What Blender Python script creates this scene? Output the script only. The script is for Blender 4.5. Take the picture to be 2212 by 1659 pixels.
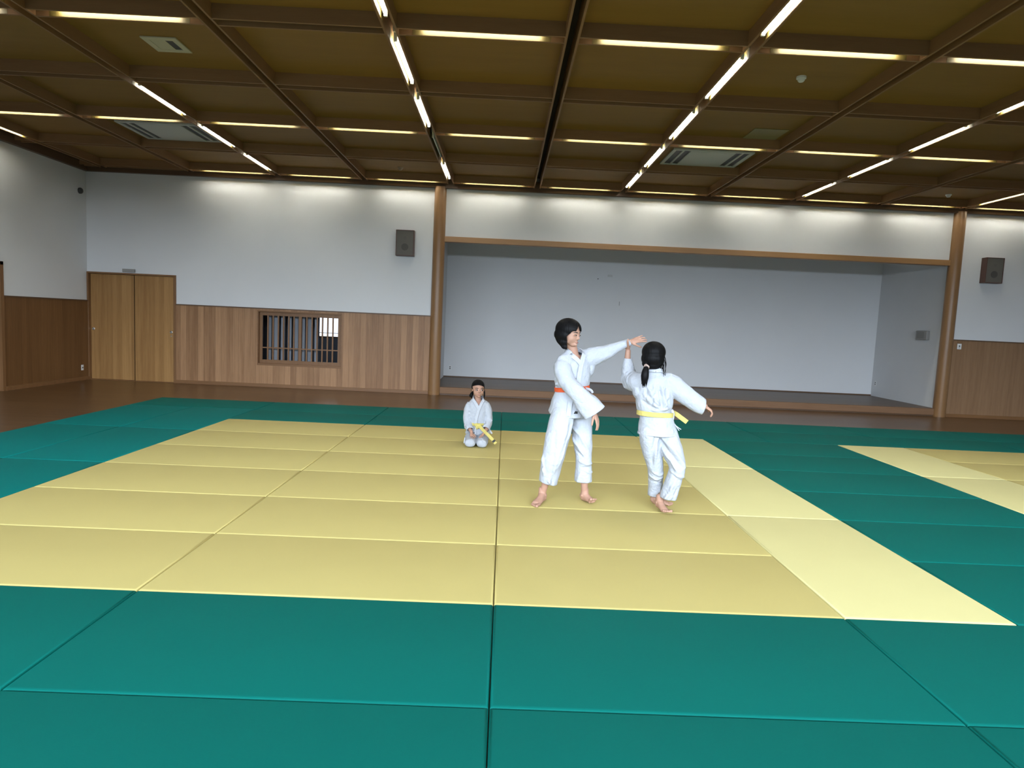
import bpy, bmesh, math, random
from mathutils import Vector, Matrix, noise

# ------------------------------------------------------------------ camera, sky, daylight, exposure
for _o in list(bpy.data.objects):
    bpy.data.objects.remove(_o)
SC = bpy.context.scene
COL = SC.collection
cam_data = bpy.data.cameras.new('camera')
cam_data.sensor_width = 36.0
cam_data.lens = 1418.4 / 2212 * 36.0
cam = bpy.data.objects.new('camera', cam_data)
cam.location = (-0.0027, -3.5796, 1.6349)
cam.rotation_euler = (1.47786, -0.04534, -0.00991)
cam_data.clip_start = 0.05
COL.objects.link(cam)
SC.camera = cam
SC.view_settings.view_transform = 'Standard'
SC.view_settings.look = 'None'
SC.view_settings.gamma = 1.0
SC.view_settings.use_curve_mapping = False
SC.view_settings.exposure = 0.42

world = bpy.data.worlds.new('overcast_sky')
SC.world = world
world.use_nodes = True
_bg = world.node_tree.nodes['Background']
_bg.inputs[0].default_value = (0.62, 0.80, 1.0, 1)
_bg.inputs[1].default_value = 0.25

DAY = (0.74, 0.855, 1.0)
TUBE_POWER = 47.0          # emission strength of a lit fluorescent tube
WINDOWS = [(-8.4, -4.2), (-3.8, 0.4), (0.8, 5.0), (5.4, 9.6)]     # windows of the wall behind the camera
WIN_Z = (0.15, 3.6)
Y_FRONT = -5.0
ld = bpy.data.lights.new('overcast_sky_light', 'AREA')      # the bright sky above the trees outside the windows
ld.shape = 'RECTANGLE'
ld.size, ld.size_y = 30.0, 3.8
ld.energy = 10800
ld.color = DAY
lo = bpy.data.objects.new('overcast_sky_light', ld)
lo.location = (0.5, -14.0, 3.2 + 1.9)
lo.rotation_euler = (math.radians(86), 0, 0)     # shines towards +y, into the hall
COL.objects.link(lo)

# ------------------------------------------------------------------ helpers
def tag(o, label=None, cat=None, group=None, kind=None):
    if label: o['label'] = label
    if cat: o['category'] = cat
    if group: o['group'] = group
    if kind: o['kind'] = kind
    return o

def empty(name, loc=(0, 0, 0), rz=0.0):
    o = bpy.data.objects.new(name, None)
    o.empty_display_size = 0.1
    o.location = loc
    o.rotation_euler = (0, 0, rz)
    COL.objects.link(o)
    return o

class MB:
    """collects shapes into one mesh"""
    def __init__(s): s.v, s.f = [], []
    def box(s, x0, y0, z0, x1, y1, z1):
        b = len(s.v)
        s.v += [(x, y, z) for z in (z0, z1) for y in (y0, y1) for x in (x0, x1)]
        s.f += [tuple(b + i for i in q) for q in ((0, 2, 3, 1), (4, 5, 7, 6), (0, 1, 5, 4), (2, 6, 7, 3), (0, 4, 6, 2), (1, 3, 7, 5))]
        return s
    def quad(s, *p):
        b = len(s.v); s.v += [tuple(q) for q in p]; s.f.append(tuple(range(b, b + len(p)))); return s
    def cyl(s, a, c, r, n=24, r2=None, cap=True):
        a, c = Vector(a), Vector(c); r2 = r if r2 is None else r2
        t = (c - a).normalized()
        u = t.orthogonal().normalized(); w = t.cross(u)
        b = len(s.v)
        for q, rr in ((a, r), (c, r2)):
            for i in range(n):
                an = 2 * math.pi * i / n
                s.v.append(tuple(q + (u * math.cos(an) + w * math.sin(an)) * rr))
        for i in range(n):
            j = (i + 1) % n
            s.f.append((b + i, b + j, b + n + j, b + n + i))
        if cap:
            s.f.append(tuple(b + i for i in reversed(range(n)))); s.f.append(tuple(b + n + i for i in range(n)))
        return s
    def lathe(s, c, prof, n=28, axis='z'):
        """prof: list of (r, h) from the centre c along axis"""
        c = Vector(c); b = len(s.v); m = len(prof)
        for r, h in prof:
            for i in range(n):
                an = 2 * math.pi * i / n
                p = (r * math.cos(an), r * math.sin(an), h)
                if axis == 'y': p = (p[0], p[2], p[1])
                if axis == 'x': p = (p[2], p[0], p[1])
                s.v.append(tuple(c + Vector(p)))
        for k in range(m - 1):
            for i in range(n):
                j = (i + 1) % n
                s.f.append((b + k * n + i, b + k * n + j, b + (k + 1) * n + j, b + (k + 1) * n + i))
        s.f.append(tuple(b + i for i in reversed(range(n)))); s.f.append(tuple(b + (m - 1) * n + i for i in range(n)))
        return s
    def mesh(s, name, mat, smooth=False):
        me = bpy.data.meshes.new(name)
        me.from_pydata(s.v, [], s.f)
        bm = bmesh.new(); bm.from_mesh(me)
        bmesh.ops.recalc_face_normals(bm, faces=bm.faces)
        bm.to_mesh(me); bm.free()
        if mat: me.materials.append(mat)
        if smooth:
            for p in me.polygons: p.use_smooth = True
        return me
    def build(s, name, mat, parent=None, smooth=False, bevel=0.0, seg=2, angle=None):
        o = bpy.data.objects.new(name, s.mesh(name, mat, smooth or angle is not None))
        COL.objects.link(o)
        if parent is not None: o.parent = parent
        if bevel:
            m = o.modifiers.new('bevel', 'BEVEL'); m.width = bevel; m.segments = seg; m.limit_method = 'ANGLE'
        if angle is not None:
            sharp_by_angle(o.data, angle)
        return o

def sharp_by_angle(me, deg):
    bm = bmesh.new(); bm.from_mesh(me)
    a = math.radians(deg)
    for e in bm.edges:
        if len(e.link_faces) == 2 and e.calc_face_angle(0) > a: e.smooth = False
    bm.to_mesh(me); bm.free()

def copy_tree(o, parent=None):
    c = o.copy(); COL.objects.link(c); c.parent = parent
    for ch in list(o.children): copy_tree(ch, c)
    return c

# ------------------------------------------------------------------ materials
def new_mat(name):
    m = bpy.data.materials.new(name); m.use_nodes = True
    nt = m.node_tree
    return m, nt, nt.nodes['Principled BSDF']

def nd(nt, typ, **kw):
    n = nt.nodes.new(typ)
    for k, v in kw.items(): setattr(n, k, v)
    return n

def mixc(nt, fac, a, b, blend='MIX'):
    n = nd(nt, 'ShaderNodeMix', data_type='RGBA', blend_type=blend)
    for sock, val in ((n.inputs[0], fac), (n.inputs[6], a), (n.inputs[7], b)):
        if hasattr(val, 'is_output'): nt.links.new(val, sock)
        elif isinstance(val, tuple): sock.default_value = (*val[:3], 1)
        else: sock.default_value = val
    return n.outputs[2]

def math_(nt, op, a, b=0.0):
    n = nd(nt, 'ShaderNodeMath', operation=op)
    for sock, val in ((n.inputs[0], a), (n.inputs[1], b)):
        if hasattr(val, 'is_output'): nt.links.new(val, sock)
        else: sock.default_value = val
    return n.outputs[0]

def coords(nt, scale=(1, 1, 1)):
    tc = nd(nt, 'ShaderNodeTexCoord'); mp = nd(nt, 'ShaderNodeMapping')
    nt.links.new(tc.outputs['Object'], mp.inputs[0]); mp.inputs['Scale'].default_value = scale
    return mp.outputs[0]

def noise_tex(nt, vec, scale, detail=4, rough=0.55):
    n = nd(nt, 'ShaderNodeTexNoise'); nt.links.new(vec, n.inputs['Vector'])
    n.inputs['Scale'].default_value = scale; n.inputs['Detail'].default_value = detail; n.inputs['Roughness'].default_value = rough
    return n.outputs[0]

def bump(nt, b, height, strength, dist=0.01):
    n = nd(nt, 'ShaderNodeBump'); n.inputs['Strength'].default_value = strength; n.inputs['Distance'].default_value = dist
    nt.links.new(height, n.inputs['Height']); nt.links.new(n.outputs[0], b.inputs['Normal'])

def plain(name, col, rough=0.5, metal=0.0, spec=0.5, nz=0.0, nscale=30):
    m, nt, b = new_mat(name)
    b.inputs['Roughness'].default_value = rough; b.inputs['Metallic'].default_value = metal
    b.inputs['Specular IOR Level'].default_value = spec
    v = noise_tex(nt, coords(nt), nscale)
    k = nz if nz else 0.04
    c = mixc(nt, v, tuple(x * (1 - k) for x in col), tuple(min(1, x * (1 + k)) for x in col))
    nt.links.new(c, b.inputs['Base Color'])
    return m

def plaster_mat(name, col):
    m, nt, b = new_mat(name)
    co = coords(nt)
    a = noise_tex(nt, co, 1.3, 3); d = noise_tex(nt, co, 140, 3)
    c = mixc(nt, a, tuple(x * 0.96 for x in col), tuple(x * 1.03 for x in col))
    nt.links.new(c, b.inputs['Base Color'])
    b.inputs['Roughness'].default_value = 0.92; b.inputs['Specular IOR Level'].default_value = 0.15
    bump(nt, b, d, 0.25, 0.004)
    return m

def plank_mat(name, light, dark, axis, width, contrast=1.0, rough=0.45, grain='z', groove=0.5, spec=0.3):
    """boards of the given width counted along axis, wood grain running along `grain`"""
    m, nt, b = new_mat(name)
    tc = nd(nt, 'ShaderNodeTexCoord'); sp = nd(nt, 'ShaderNodeSeparateXYZ')
    nt.links.new(tc.outputs['Object'], sp.inputs[0])
    t = math_(nt, 'DIVIDE', sp.outputs['XYZ'.index(axis.upper())], width)
    idx = math_(nt, 'FLOOR', t); fr = math_(nt, 'FRACT', t)
    wn = nd(nt, 'ShaderNodeTexWhiteNoise', noise_dimensions='1D'); nt.links.new(idx, wn.inputs['W'])
    sc = {'x': (1.1, 22, 22), 'y': (22, 1.1, 22), 'z': (22, 22, 1.1)}[grain]
    mp = nd(nt, 'ShaderNodeMapping'); nt.links.new(tc.outputs['Object'], mp.inputs[0]); mp.inputs['Scale'].default_value = sc
    off = nd(nt, 'ShaderNodeVectorMath', operation='ADD')
    cb = nd(nt, 'ShaderNodeCombineXYZ')
    for i in range(3): nt.links.new(math_(nt, 'MULTIPLY', wn.outputs['Value'], 37.0 + 11 * i), cb.inputs[i])
    nt.links.new(mp.outputs[0], off.inputs[0]); nt.links.new(cb.outputs[0], off.inputs[1])
    g = noise_tex(nt, off.outputs[0], 1.0, 6, 0.6)
    mp2 = nd(nt, 'ShaderNodeMapping'); nt.links.new(tc.outputs['Object'], mp2.inputs[0])
    mp2.inputs['Scale'].default_value = tuple(x * 5 for x in sc)
    g2 = noise_tex(nt, mp2.outputs[0], 1.0, 3, 0.6)
    base = math_(nt, 'ADD', math_(nt, 'MULTIPLY', wn.outputs['Value'], 0.55 * contrast), math_(nt, 'MULTIPLY', g, 0.75))
    base = math_(nt, 'ADD', base, math_(nt, 'MULTIPLY', g2, 0.30))
    base = math_(nt, 'SUBTRACT', base, 0.28 + 0.27 * contrast)
    cl = nd(nt, 'ShaderNodeClamp'); nt.links.new(base, cl.inputs[0])
    c = mixc(nt, cl.outputs[0], dark, light)
    # joint between two boards
    e = math_(nt, 'MINIMUM', fr, math_(nt, 'SUBTRACT', 1.0, fr))
    j = math_(nt, 'LESS_THAN', e, 0.0022 / width)
    c = mixc(nt, math_(nt, 'MULTIPLY', j, groove), c, tuple(x * 0.25 for x in dark))
    nt.links.new(c, b.inputs['Base Color'])
    b.inputs['Roughness'].default_value = rough; b.inputs['Specular IOR Level'].default_value = spec
    h = math_(nt, 'SUBTRACT', math_(nt, 'MULTIPLY', g2, 0.4), math_(nt, 'MULTIPLY', j, 2.0))
    bump(nt, b, h, 0.25, 0.003)
    return m

def wood_mat(name, light, dark, grain='z', rough=0.45, spec=0.35, stretch=16):
    m, nt, b = new_mat(name)
    k = stretch
    sc = {'x': (1, k, k), 'y': (k, 1, k), 'z': (k, k, 1)}[grain]
    g = noise_tex(nt, coords(nt, sc), 1.0, 6, 0.6)
    g2 = noise_tex(nt, coords(nt, tuple(x * 6 for x in sc)), 1.0, 3, 0.6)
    f = math_(nt, 'ADD', math_(nt, 'MULTIPLY', g, 0.75), math_(nt, 'MULTIPLY', g2, 0.25))
    c = mixc(nt, f, dark, light)
    nt.links.new(c, b.inputs['Base Color'])
    b.inputs['Roughness'].default_value = rough; b.inputs['Specular IOR Level'].default_value = spec
    bump(nt, b, g2, 0.15, 0.002)
    return m

def mat_vinyl(name, col, ribs='x', spec=0.12):
    """tatami-embossed vinyl of a judo mat"""
    m, nt, b = new_mat(name)
    co = coords(nt)
    a = noise_tex(nt, co, 1.7, 3); s = noise_tex(nt, co, 260, 2)
    f = math_(nt, 'ADD', math_(nt, 'MULTIPLY', a, 0.6), math_(nt, 'MULTIPLY', s, 0.4))
    c = mixc(nt, f, tuple(x * 0.93 for x in col), tuple(min(1, x * 1.06) for x in col))
    nt.links.new(c, b.inputs['Base Color'])
    b.inputs['Roughness'].default_value = 0.6; b.inputs['Specular IOR Level'].default_value = spec
    sc = (40, 300, 40) if ribs == 'x' else (300, 40, 40)
    w = noise_tex(nt, coords(nt, sc), 1.0, 2)
    bump(nt, b, w, 0.2, 0.002)
    return m

def emit_mat(name, col, strength):
    m, nt, b = new_mat(name)
    b.inputs['Base Color'].default_value = (*col, 1)
    b.inputs['Emission Color'].default_value = (*col, 1)
    b.inputs['Emission Strength'].default_value = strength
    return m

M = {}
M['plaster'] = plaster_mat('white_plaster', (0.635, 0.642, 0.648))
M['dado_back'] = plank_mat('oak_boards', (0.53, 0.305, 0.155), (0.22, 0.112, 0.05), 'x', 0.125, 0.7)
M['dado_side'] = plank_mat('oak_boards_shaded', (0.24, 0.12, 0.045), (0.12, 0.055, 0.018), 'y', 0.125, 0.45, groove=0.25)  # darker than the back boards; the left wall's shade is put into the colour
M['dado_right'] = plank_mat('oak_panel', (0.36, 0.22, 0.12), (0.20, 0.11, 0.055), 'x', 0.125, 0.35, groove=0.12)
M['door'] = plank_mat('door_boards', (0.50, 0.285, 0.105), (0.25, 0.125, 0.04), 'x', 0.10, 0.6, groove=0.12)
M['frame_wood'] = wood_mat('brown_trim_wood', (0.25, 0.125, 0.05), (0.12, 0.055, 0.02), 'x')
M['frame_wood_v'] = wood_mat('brown_trim_wood_upright', (0.25, 0.125, 0.05), (0.12, 0.055, 0.02), 'z')
M['dark_wood'] = wood_mat('dark_trim_wood', (0.15, 0.085, 0.045), (0.07, 0.038, 0.02), 'x')
M['pillar'] = wood_mat('pillar_wood', (0.30, 0.162, 0.070), (0.16, 0.083, 0.032), 'z', 0.35, 0.4, 12)
M['lintel'] = wood_mat('lintel_wood', (0.42, 0.232, 0.100), (0.28, 0.150, 0.060), 'x', 0.4)
M['step'] = wood_mat('step_wood', (0.25, 0.145, 0.085), (0.14, 0.072, 0.034), 'x', 0.55, 0.15)
M['floor'] = plank_mat('floor_boards', (0.19, 0.105, 0.045), (0.085, 0.043, 0.017), 'y', 0.09, 0.5, rough=0.30, grain='x', groove=0.3, spec=0.3)
M['stage_floor'] = plank_mat('stage_boards', (0.21, 0.14, 0.092), (0.10, 0.064, 0.04), 'y', 0.11, 0.5, rough=0.4, grain='x', groove=0.4, spec=0.25)
M['ceiling_panel'] = wood_mat('ceiling_panel_veneer', (0.298, 0.168, 0.042), (0.205, 0.114, 0.027), 'x', 0.6, 0.2, 6)
M['ceiling_board_x'] = wood_mat('ceiling_board_crosswise', (0.33, 0.185, 0.085), (0.19, 0.10, 0.043), 'x', 0.55, 0.25, 10)
M['ceiling_board_y'] = wood_mat('ceiling_board_lengthwise', (0.33, 0.185, 0.085), (0.19, 0.10, 0.043), 'y', 0.55, 0.25, 10)
M['dark_void'] = plain('dark_void', (0.03, 0.022, 0.015), 0.9)
M['tube'] = emit_mat('lit_tube', (1.0, 0.985, 0.88), TUBE_POWER)
M['tube_off'] = plain('unlit_tube', (0.55, 0.56, 0.55), 0.3)
M['added_strip_plate'] = plain('added_strip_yellow', (0.108, 0.074, 0.0115), 0.6)  # for plates added in the slots, toned so the lit strip turns yellow
M['batten'] = plain('lamp_batten', (0.62, 0.60, 0.55), 0.5)
M['cap'] = plain('lamp_socket', (0.70, 0.68, 0.62), 0.5)
M['mat_ochre'] = mat_vinyl('ochre_vinyl', (0.475, 0.40, 0.150))
M['mat_ochre_sheen'] = mat_vinyl('ochre_vinyl_sheen', (0.63, 0.58, 0.275), 'y')  # sheen of the turned ochre mats, put into a lighter colour
M['mat_green'] = mat_vinyl('green_vinyl', (0.002, 0.117, 0.097), 'x', 0.05)
M['mat_green_sheen'] = mat_vinyl('green_vinyl_lengthwise_sheen', (0.001, 0.150, 0.137), 'y', 0.05)  # turned green mats: their brighter sheen is painted into the colour
M['speaker_wood'] = wood_mat('speaker_cabinet_wood', (0.12, 0.06, 0.045), (0.055, 0.026, 0.02), 'z', 0.4)
M['grille'] = plain('speaker_cloth', (0.13, 0.12, 0.105), 0.9, nz=0.2, nscale=300)
M['cone'] = plain('speaker_cone', (0.075, 0.07, 0.062), 0.8)
M['white_plastic'] = plain('white_plastic', (0.72, 0.72, 0.70), 0.4)
M['grey_plastic'] = plain('grey_plastic', (0.26, 0.25, 0.235), 0.5)
M['dark_plastic'] = plain('dark_plastic', (0.05, 0.05, 0.05), 0.5)
M['ac_panel'] = plain('ac_panel_grey', (0.50, 0.52, 0.49), 0.45)
M['steel'] = plain('brushed_steel', (0.62, 0.60, 0.56), 0.3, 1.0)
M['vent_paint'] = plain('vent_paint', (0.50, 0.46, 0.33), 0.5)
M['hatch_paint'] = plain('hatch_paint', (0.27, 0.22, 0.115), 0.6)

# ------------------------------------------------------------------ dimensions of the hall (metres)
ZM = 0.05                 # top of the mats; the boarded floor is z = 0
XL, XR = -8.99, 15.2      # side walls
YB = 10.72                # wall at the back
YA = 13.4                 # back of the alcove
ZT = 4.405                # underside of the cornice
ZC = 4.48                 # underside of the ceiling boards
ZP = ZC + 0.145           # coffer panels
ZTOP = 4.80
AX0, AX1 = -1.55, 9.62    # alcove
PX0, PX1 = -1.50, 9.65    # pillars
ZD = 1.70                 # top of the panelling
STEP = 0.168

def structure(o, label, cat): return tag(o, label, cat, kind='structure')

# ------------------------------------------------------------------ floor and walls
structure(MB().box(XL - 0.2, Y_FRONT - 0.2, -0.12, XR + 0.2, YB + 0.15, 0).build('floor', M['floor']),
          'brown polished board floor around the judo mats', 'floor')
structure(MB().box(AX0 - 0.15, YB - 0.015, STEP - 0.03, AX1 + 0.15, YA + 0.15, STEP).build('floor_stage', M['stage_floor']),
          'raised dark board floor of the empty alcove', 'floor')
MBs = MB().box(PX0 + 0.115, YB - 0.03, 0.028, PX1 - 0.125, YB + 0.10, STEP + 0.001)
structure(MBs.build('trim_step', M['step'], bevel=0.008), 'brown wooden step edge along the front of the alcove', 'step')
structure(MB().box(PX0 + 0.1, YB + 0.005, 0, PX1 - 0.1, YB + 0.09, 0.03).build('trim_toe', M['dark_wood']),
          'dark recess under the front of the alcove step', 'trim')

W0, W1, WZ0, WZ1 = -5.355, -3.53, 0.475, 1.66      # lattice window
DX0, DX1, DZ = -8.985, -7.14, 2.285                # sliding doors
def xz_wall(mb, x0, x1, z0, z1, holes, y0, y1):
    """wall in the x-z plane with rectangular holes (given left to right, not overlapping)"""
    x = x0
    for hx0, hx1, hz0, hz1 in holes:
        if hx0 > x: mb.box(x, y0, z0, hx0, y1, z1)
        if hz0 > z0: mb.box(hx0, y0, z0, hx1, y1, hz0)
        if hz1 < z1: mb.box(hx0, y0, hz1, hx1, y1, z1)
        x = hx1
    if x < x1: mb.box(x, y0, z0, x1, y1, z1)
    return mb
T = 0.14
wb = MB()
xz_wall(wb, XL - 0.2, PX0, 0, ZTOP, [(DX0, DX1, 0.0, DZ), (W0, W1, WZ0, WZ1)], YB, YB + T)
wb.box(PX0, YB, 3.31, PX1, YB + T, ZTOP)
wb.box(PX1, YB, 0, XR + 0.2, YB + T, ZTOP)
structure(wb.build('wall_back', M['plaster']), 'white plaster wall at the back of the hall', 'wall')
d = xz_wall(MB(), DX1 + 0.02, PX0 - 0.09, 0.0, ZD, [(W0, W1, WZ0, WZ1)], YB - 0.018, YB)
structure(d.build('trim_1', M['dado_back']), 'vertical oak boarding around the lattice window on the back wall', 'panelling')
structure(MB().box(PX1 + 0.10, YB - 0.018, 0, XR, YB, ZD).build('trim_2', M['dado_right']),
          'brown wood panelling right of the alcove', 'panelling')
structure(MB().box(DX1 + 0.02, YB - 0.034, ZD - 0.012, PX0 - 0.10, YB, ZD + 0.012).build('trim_3', M['dark_wood']),
          'thin dark rail on top of the oak boarding at the back', 'rail')
structure(MB().box(PX1 + 0.11, YB - 0.034, ZD - 0.012, XR, YB, ZD + 0.012).build('trim_4', M['dark_wood']),
          'thin dark rail on top of the panelling right of the alcove', 'rail')
structure(MB().box(DX1 + 0.02, YB - 0.036, 0, PX0 - 0.10, YB - 0.018, 0.075).build('baseboard_back', M['frame_wood'], bevel=0.004),
          'brown baseboard below the oak boarding', 'baseboard')
structure(MB().box(PX1 + 0.11, YB - 0.036, 0, XR, YB - 0.018, 0.075).build('baseboard_right', M['frame_wood'], bevel=0.004),
          'brown baseboard below the panelling right of the alcove', 'baseboard')
# alcove
structure(MB().box(AX0 - T, YA, 0, AX1 + T, YA + T, ZTOP).build('wall_alcove', M['plaster']), 'grey-white plaster wall at the back of the alcove', 'wall')
structure(MB().box(AX1, YB + T, 0, AX1 + T, YA, ZTOP).build('wall_alcove_right', M['plaster']), 'plaster side wall at the right end of the alcove', 'wall')
structure(MB().box(AX0 - T, YB + T, 0, AX0, YA, ZTOP).build('wall_alcove_left', M['plaster']), 'plaster side wall at the left end of the alcove', 'wall')
structure(MB().box(AX0 - T, YB + T, 3.75, AX1 + T, YA + T, 3.80).build('ceiling_alcove', M['plaster']), 'ceiling of the alcove, hidden behind its lintel', 'ceiling')
structure(MB().box(AX0 + 0.0, YA - 0.012, STEP, AX1, YA, STEP + 0.03).build('baseboard_alcove', M['dark_wood']), 'low dark skirting strip at the back of the alcove', 'baseboard')
def pillar(name, x, label):
    prof = [(0.128, 0.0), (0.128, 0.004), (0.130, 0.02), (0.128, 2.2), (0.126, ZT + 0.03)]
    o = MB().lathe((x, YB - 0.01, 0), prof, 40).build(name, M['pillar'], angle=40)
    return structure(o, label, 'pillar')
pillar('pillar', PX0, 'round brown wooden pillar at the left end of the alcove')
pillar('pillar', PX1, 'round brown wooden pillar at the right end of the alcove')
structure(MB().box(PX0 + 0.11, YB - 0.045, 3.292, PX1 - 0.11, YB + T + 0.01, 3.408).build('trim_5', M['lintel'], bevel=0.006),
          'long brown wooden lintel over the alcove', 'lintel')
# left wall: plaster with panelling as far as the doorway at the picture's left border
YD = 8.27
wl = MB().box(XL - T, YD, 0, XL, YB + T, ZTOP).box(XL - T, Y_FRONT, 2.31, XL, YD, ZTOP).box(XL - T, Y_FRONT, 0, XL, YD - 1.8, 2.31)
structure(wl.build('wall_left', M['plaster']), 'shaded white plaster wall on the left', 'wall')
structure(MB().box(XL, YD + 0.05, 0, XL + 0.018, YB - 0.018, ZD).build('trim_6', M['dado_side']), 'brown panelling of the left wall, its shade painted in', 'panelling')
structure(MB().box(XL, YD + 0.05, ZD - 0.012, XL + 0.034, YB - 0.034, ZD + 0.012).build('trim_7', M['dark_wood']), 'thin dark rail on top of the left wall panelling', 'rail')
structure(MB().box(XL + 0.018, YD + 0.05, 0, XL + 0.036, YB - 0.036, 0.075).build('baseboard_left', M['frame_wood']), 'brown baseboard of the left wall', 'baseboard')
structure(MB().box(XL - T, YD - 0.02, 0, XL + 0.03, YD + 0.05, 2.31).box(XL - T, YD - 1.8, 2.25, XL + 0.03, YD + 0.05, 2.31)
          .build('trim_8', M['frame_wood_v']), 'wooden door frame post at the near end of the left panelling', 'door frame')
structure(MB().box(XL - 1.7, Y_FRONT, 0, XL - 1.6, YB + T, 2.6).box(XL - 1.6, Y_FRONT, 2.5, XL - T, YB + T, 2.6).box(XL - 1.6, YD + 0.3, 0, XL - T, YD + 0.4, 2.5).box(XL - 1.7, Y_FRONT, -0.1, XL - 0.2, YB + T, 0)
          .build('wall_corridor', M['plaster']), 'plaster wall of the corridor beyond the doorway on the left', 'wall')
structure(MB().box(XR, Y_FRONT, 0, XR + T, YB + T, ZTOP).build('wall_right', M['plaster']), 'white plaster wall on the right, out of the picture', 'wall')
wf = xz_wall(MB(), XL - 0.2, XR + 0.2, 0, ZTOP, [(a, b, *WIN_Z) for a, b in WINDOWS], Y_FRONT - T, Y_FRONT)
structure(wf.build('wall_front', M['plaster']), 'wall with tall windows behind the camera', 'wall')
for i, (a, b) in enumerate(WINDOWS):
    f = MB()
    for x in (a, (a + b) / 2 - 0.03, b - 0.06): f.box(x, Y_FRONT - 0.10, WIN_Z[0], x + 0.06, Y_FRONT - 0.04, WIN_Z[1])
    for z in (WIN_Z[0], WIN_Z[1] - 0.06): f.box(a, Y_FRONT - 0.10, z, b, Y_FRONT - 0.04, z + 0.06)
    structure(f.build('window_%d' % (i + 11), M['frame_wood']), 'window frame in the wall behind the camera', 'window')

# ------------------------------------------------------------------ coffered ceiling
GX0, GDX = 0.539, 1.817
GY0, GDY = 3.30, 1.79
COLS = [GX0 + GDX * i for i in range(-5, 9)]               # slots running away from the camera
ROWS = [GY0 + GDY * j for j in range(-5, 5)]               # slots running across
COLS = [x for x in COLS if x < XR - 0.2]
GAPX, GAPY, BT = 0.096, 0.125, 0.024                       # slot widths, board thickness
xe = [XL] + COLS + [XR]; ye = [Y_FRONT] + ROWS + [YB]
cp = MB()
for i in range(len(xe) - 1):
    for j in range(len(ye) - 1):
        x0 = xe[i] + (GAPX / 2 + BT if i else 0.0); x1 = xe[i + 1] - (GAPX / 2 + BT if i < len(xe) - 2 else 0.0)
        y0 = ye[j] + (GAPY / 2 + BT if j else 0.0); y1 = ye[j + 1] - (GAPY / 2 + BT if j < len(ye) - 2 else 0.0)
        cp.box(x0, y0, ZP, x1, y1, ZP + 0.012)
structure(cp.build('ceiling', M['ceiling_panel']), 'olive brown veneer panels of the coffered ceiling', 'ceiling')
structure(MB().box(XL - 0.2, Y_FRONT - 0.2, 4.71, XR + 0.2, YB + T, 4.77).build('ceiling_void', M['dark_void']), 'dark space above the slots of the ceiling', 'ceiling')
n = 20
for i, x in enumerate(COLS):
    b = MB()
    for s in (-1, 1):
        xa = x + s * GAPX / 2; xb = xa + s * BT
        b.box(min(xa, xb), Y_FRONT, ZC, max(xa, xb), YB - 0.12, ZC + 0.22)
    structure(b.build('trim_%d' % n, M['ceiling_board_y']), 'pair of ceiling boards running away from the camera with a slot between them', 'ceiling beam'); n += 1
for j, y in enumerate(ROWS):
    b = MB()
    for s in (-1, 1):
        ya = y + s * GAPY / 2; yb = ya + s * BT
        for i in range(len(xe) - 1):
            x0 = xe[i] + (GAPX / 2 + BT if i else 0.0); x1 = xe[i + 1] - (GAPX / 2 + BT if i < len(xe) - 2 else 0.0)
            b.box(x0, min(ya, yb), ZC, x1, max(ya, yb), ZC + 0.22)
    structure(b.build('trim_%d' % n, M['ceiling_board_x']), 'pair of crosswise ceiling boards with a slot between them', 'ceiling beam'); n += 1
structure(MB().box(XL, YB - 0.09, ZT, XR, YB, ZC + 0.145).build('trim_9', M['dark_wood']), 'dark cornice board along the back wall', 'cornice')
structure(MB().box(XL, Y_FRONT, ZT, XL + 0.09, YB - 0.09, ZC + 0.145).build('trim_10', wood_mat('dark_trim_lengthwise', (0.15, 0.085, 0.045), (0.07, 0.038, 0.02), 'y')),
          'dark cornice board along the left wall', 'cornice')

# ------------------------------------------------------------------ fluorescent lamps in the slots
def lamp_proto(lit, along, tube_z):
    t = empty('fluorescent_lamp')
    L = 1.20
    def P(a, z): return (a, 0, z) if along == 'x' else (0, a, z)
    MB().cyl(P(-L / 2, tube_z), P(L / 2, tube_z), 0.0155, 16).build('tube', M['tube'] if lit else M['tube_off'], t, angle=40)
    b = MB()
    if along == 'x': b.box(-0.66, -0.018, 0.13, 0.66, 0.018, 0.18)
    else: b.box(-0.022, -0.66, 0.10, 0.022, 0.66, 0.16)
    b.build('batten', M['batten'], t)
    g = (GAPY if along == 'x' else GAPX) / 2
    for s in (-1, 1):
        b = MB(); u, v = sorted((s * (g - 0.003), s * (g - 0.0005)))
        if along == 'x': b.box(-0.70, u, 0.003, 0.70, v, 0.125)
        else: b.box(u, -0.70, 0.003, v, 0.70, 0.125)
        b.build('added_strip_plate', M['added_strip_plate'], t)  # added plate covering the slot board to brighten the lit strip
        c = MB(); a = s * (L / 2 + 0.015)
        if along == 'x': c.box(a - 0.014, -0.014, tube_z - 0.02, a + 0.014, 0.014, 0.135)
        else: c.box(-0.017, a - 0.014, tube_z - 0.02, 0.017, a + 0.014, 0.105)
        c.build('socket', M['cap'], t)
    return t
TZX, TZY = 0.062, 0.038
PROT = {}
def put_lamp(along, lit, x, y, label, group):
    k = (along, lit)
    if k not in PROT:
        PROT[k] = o = lamp_proto(lit, along, TZX if along == 'x' else TZY)
    else:
        o = copy_tree(PROT[k])
    o.location = (x, y, ZC)
    tag(o, label, 'ceiling light', group)
ORD = ['first', 'second', 'third', 'fourth', 'fifth', 'sixth', 'seventh', 'eighth', 'ninth', 'tenth', 'eleventh', 'twelfth']
def col(i): return GX0 + GDX * i
def row(j): return GY0 + GDY * j
ROWNAME = {4: 'along the top of the back wall', 2: 'in the middle crosswise row', 0: 'in the nearest crosswise row'}
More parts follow.
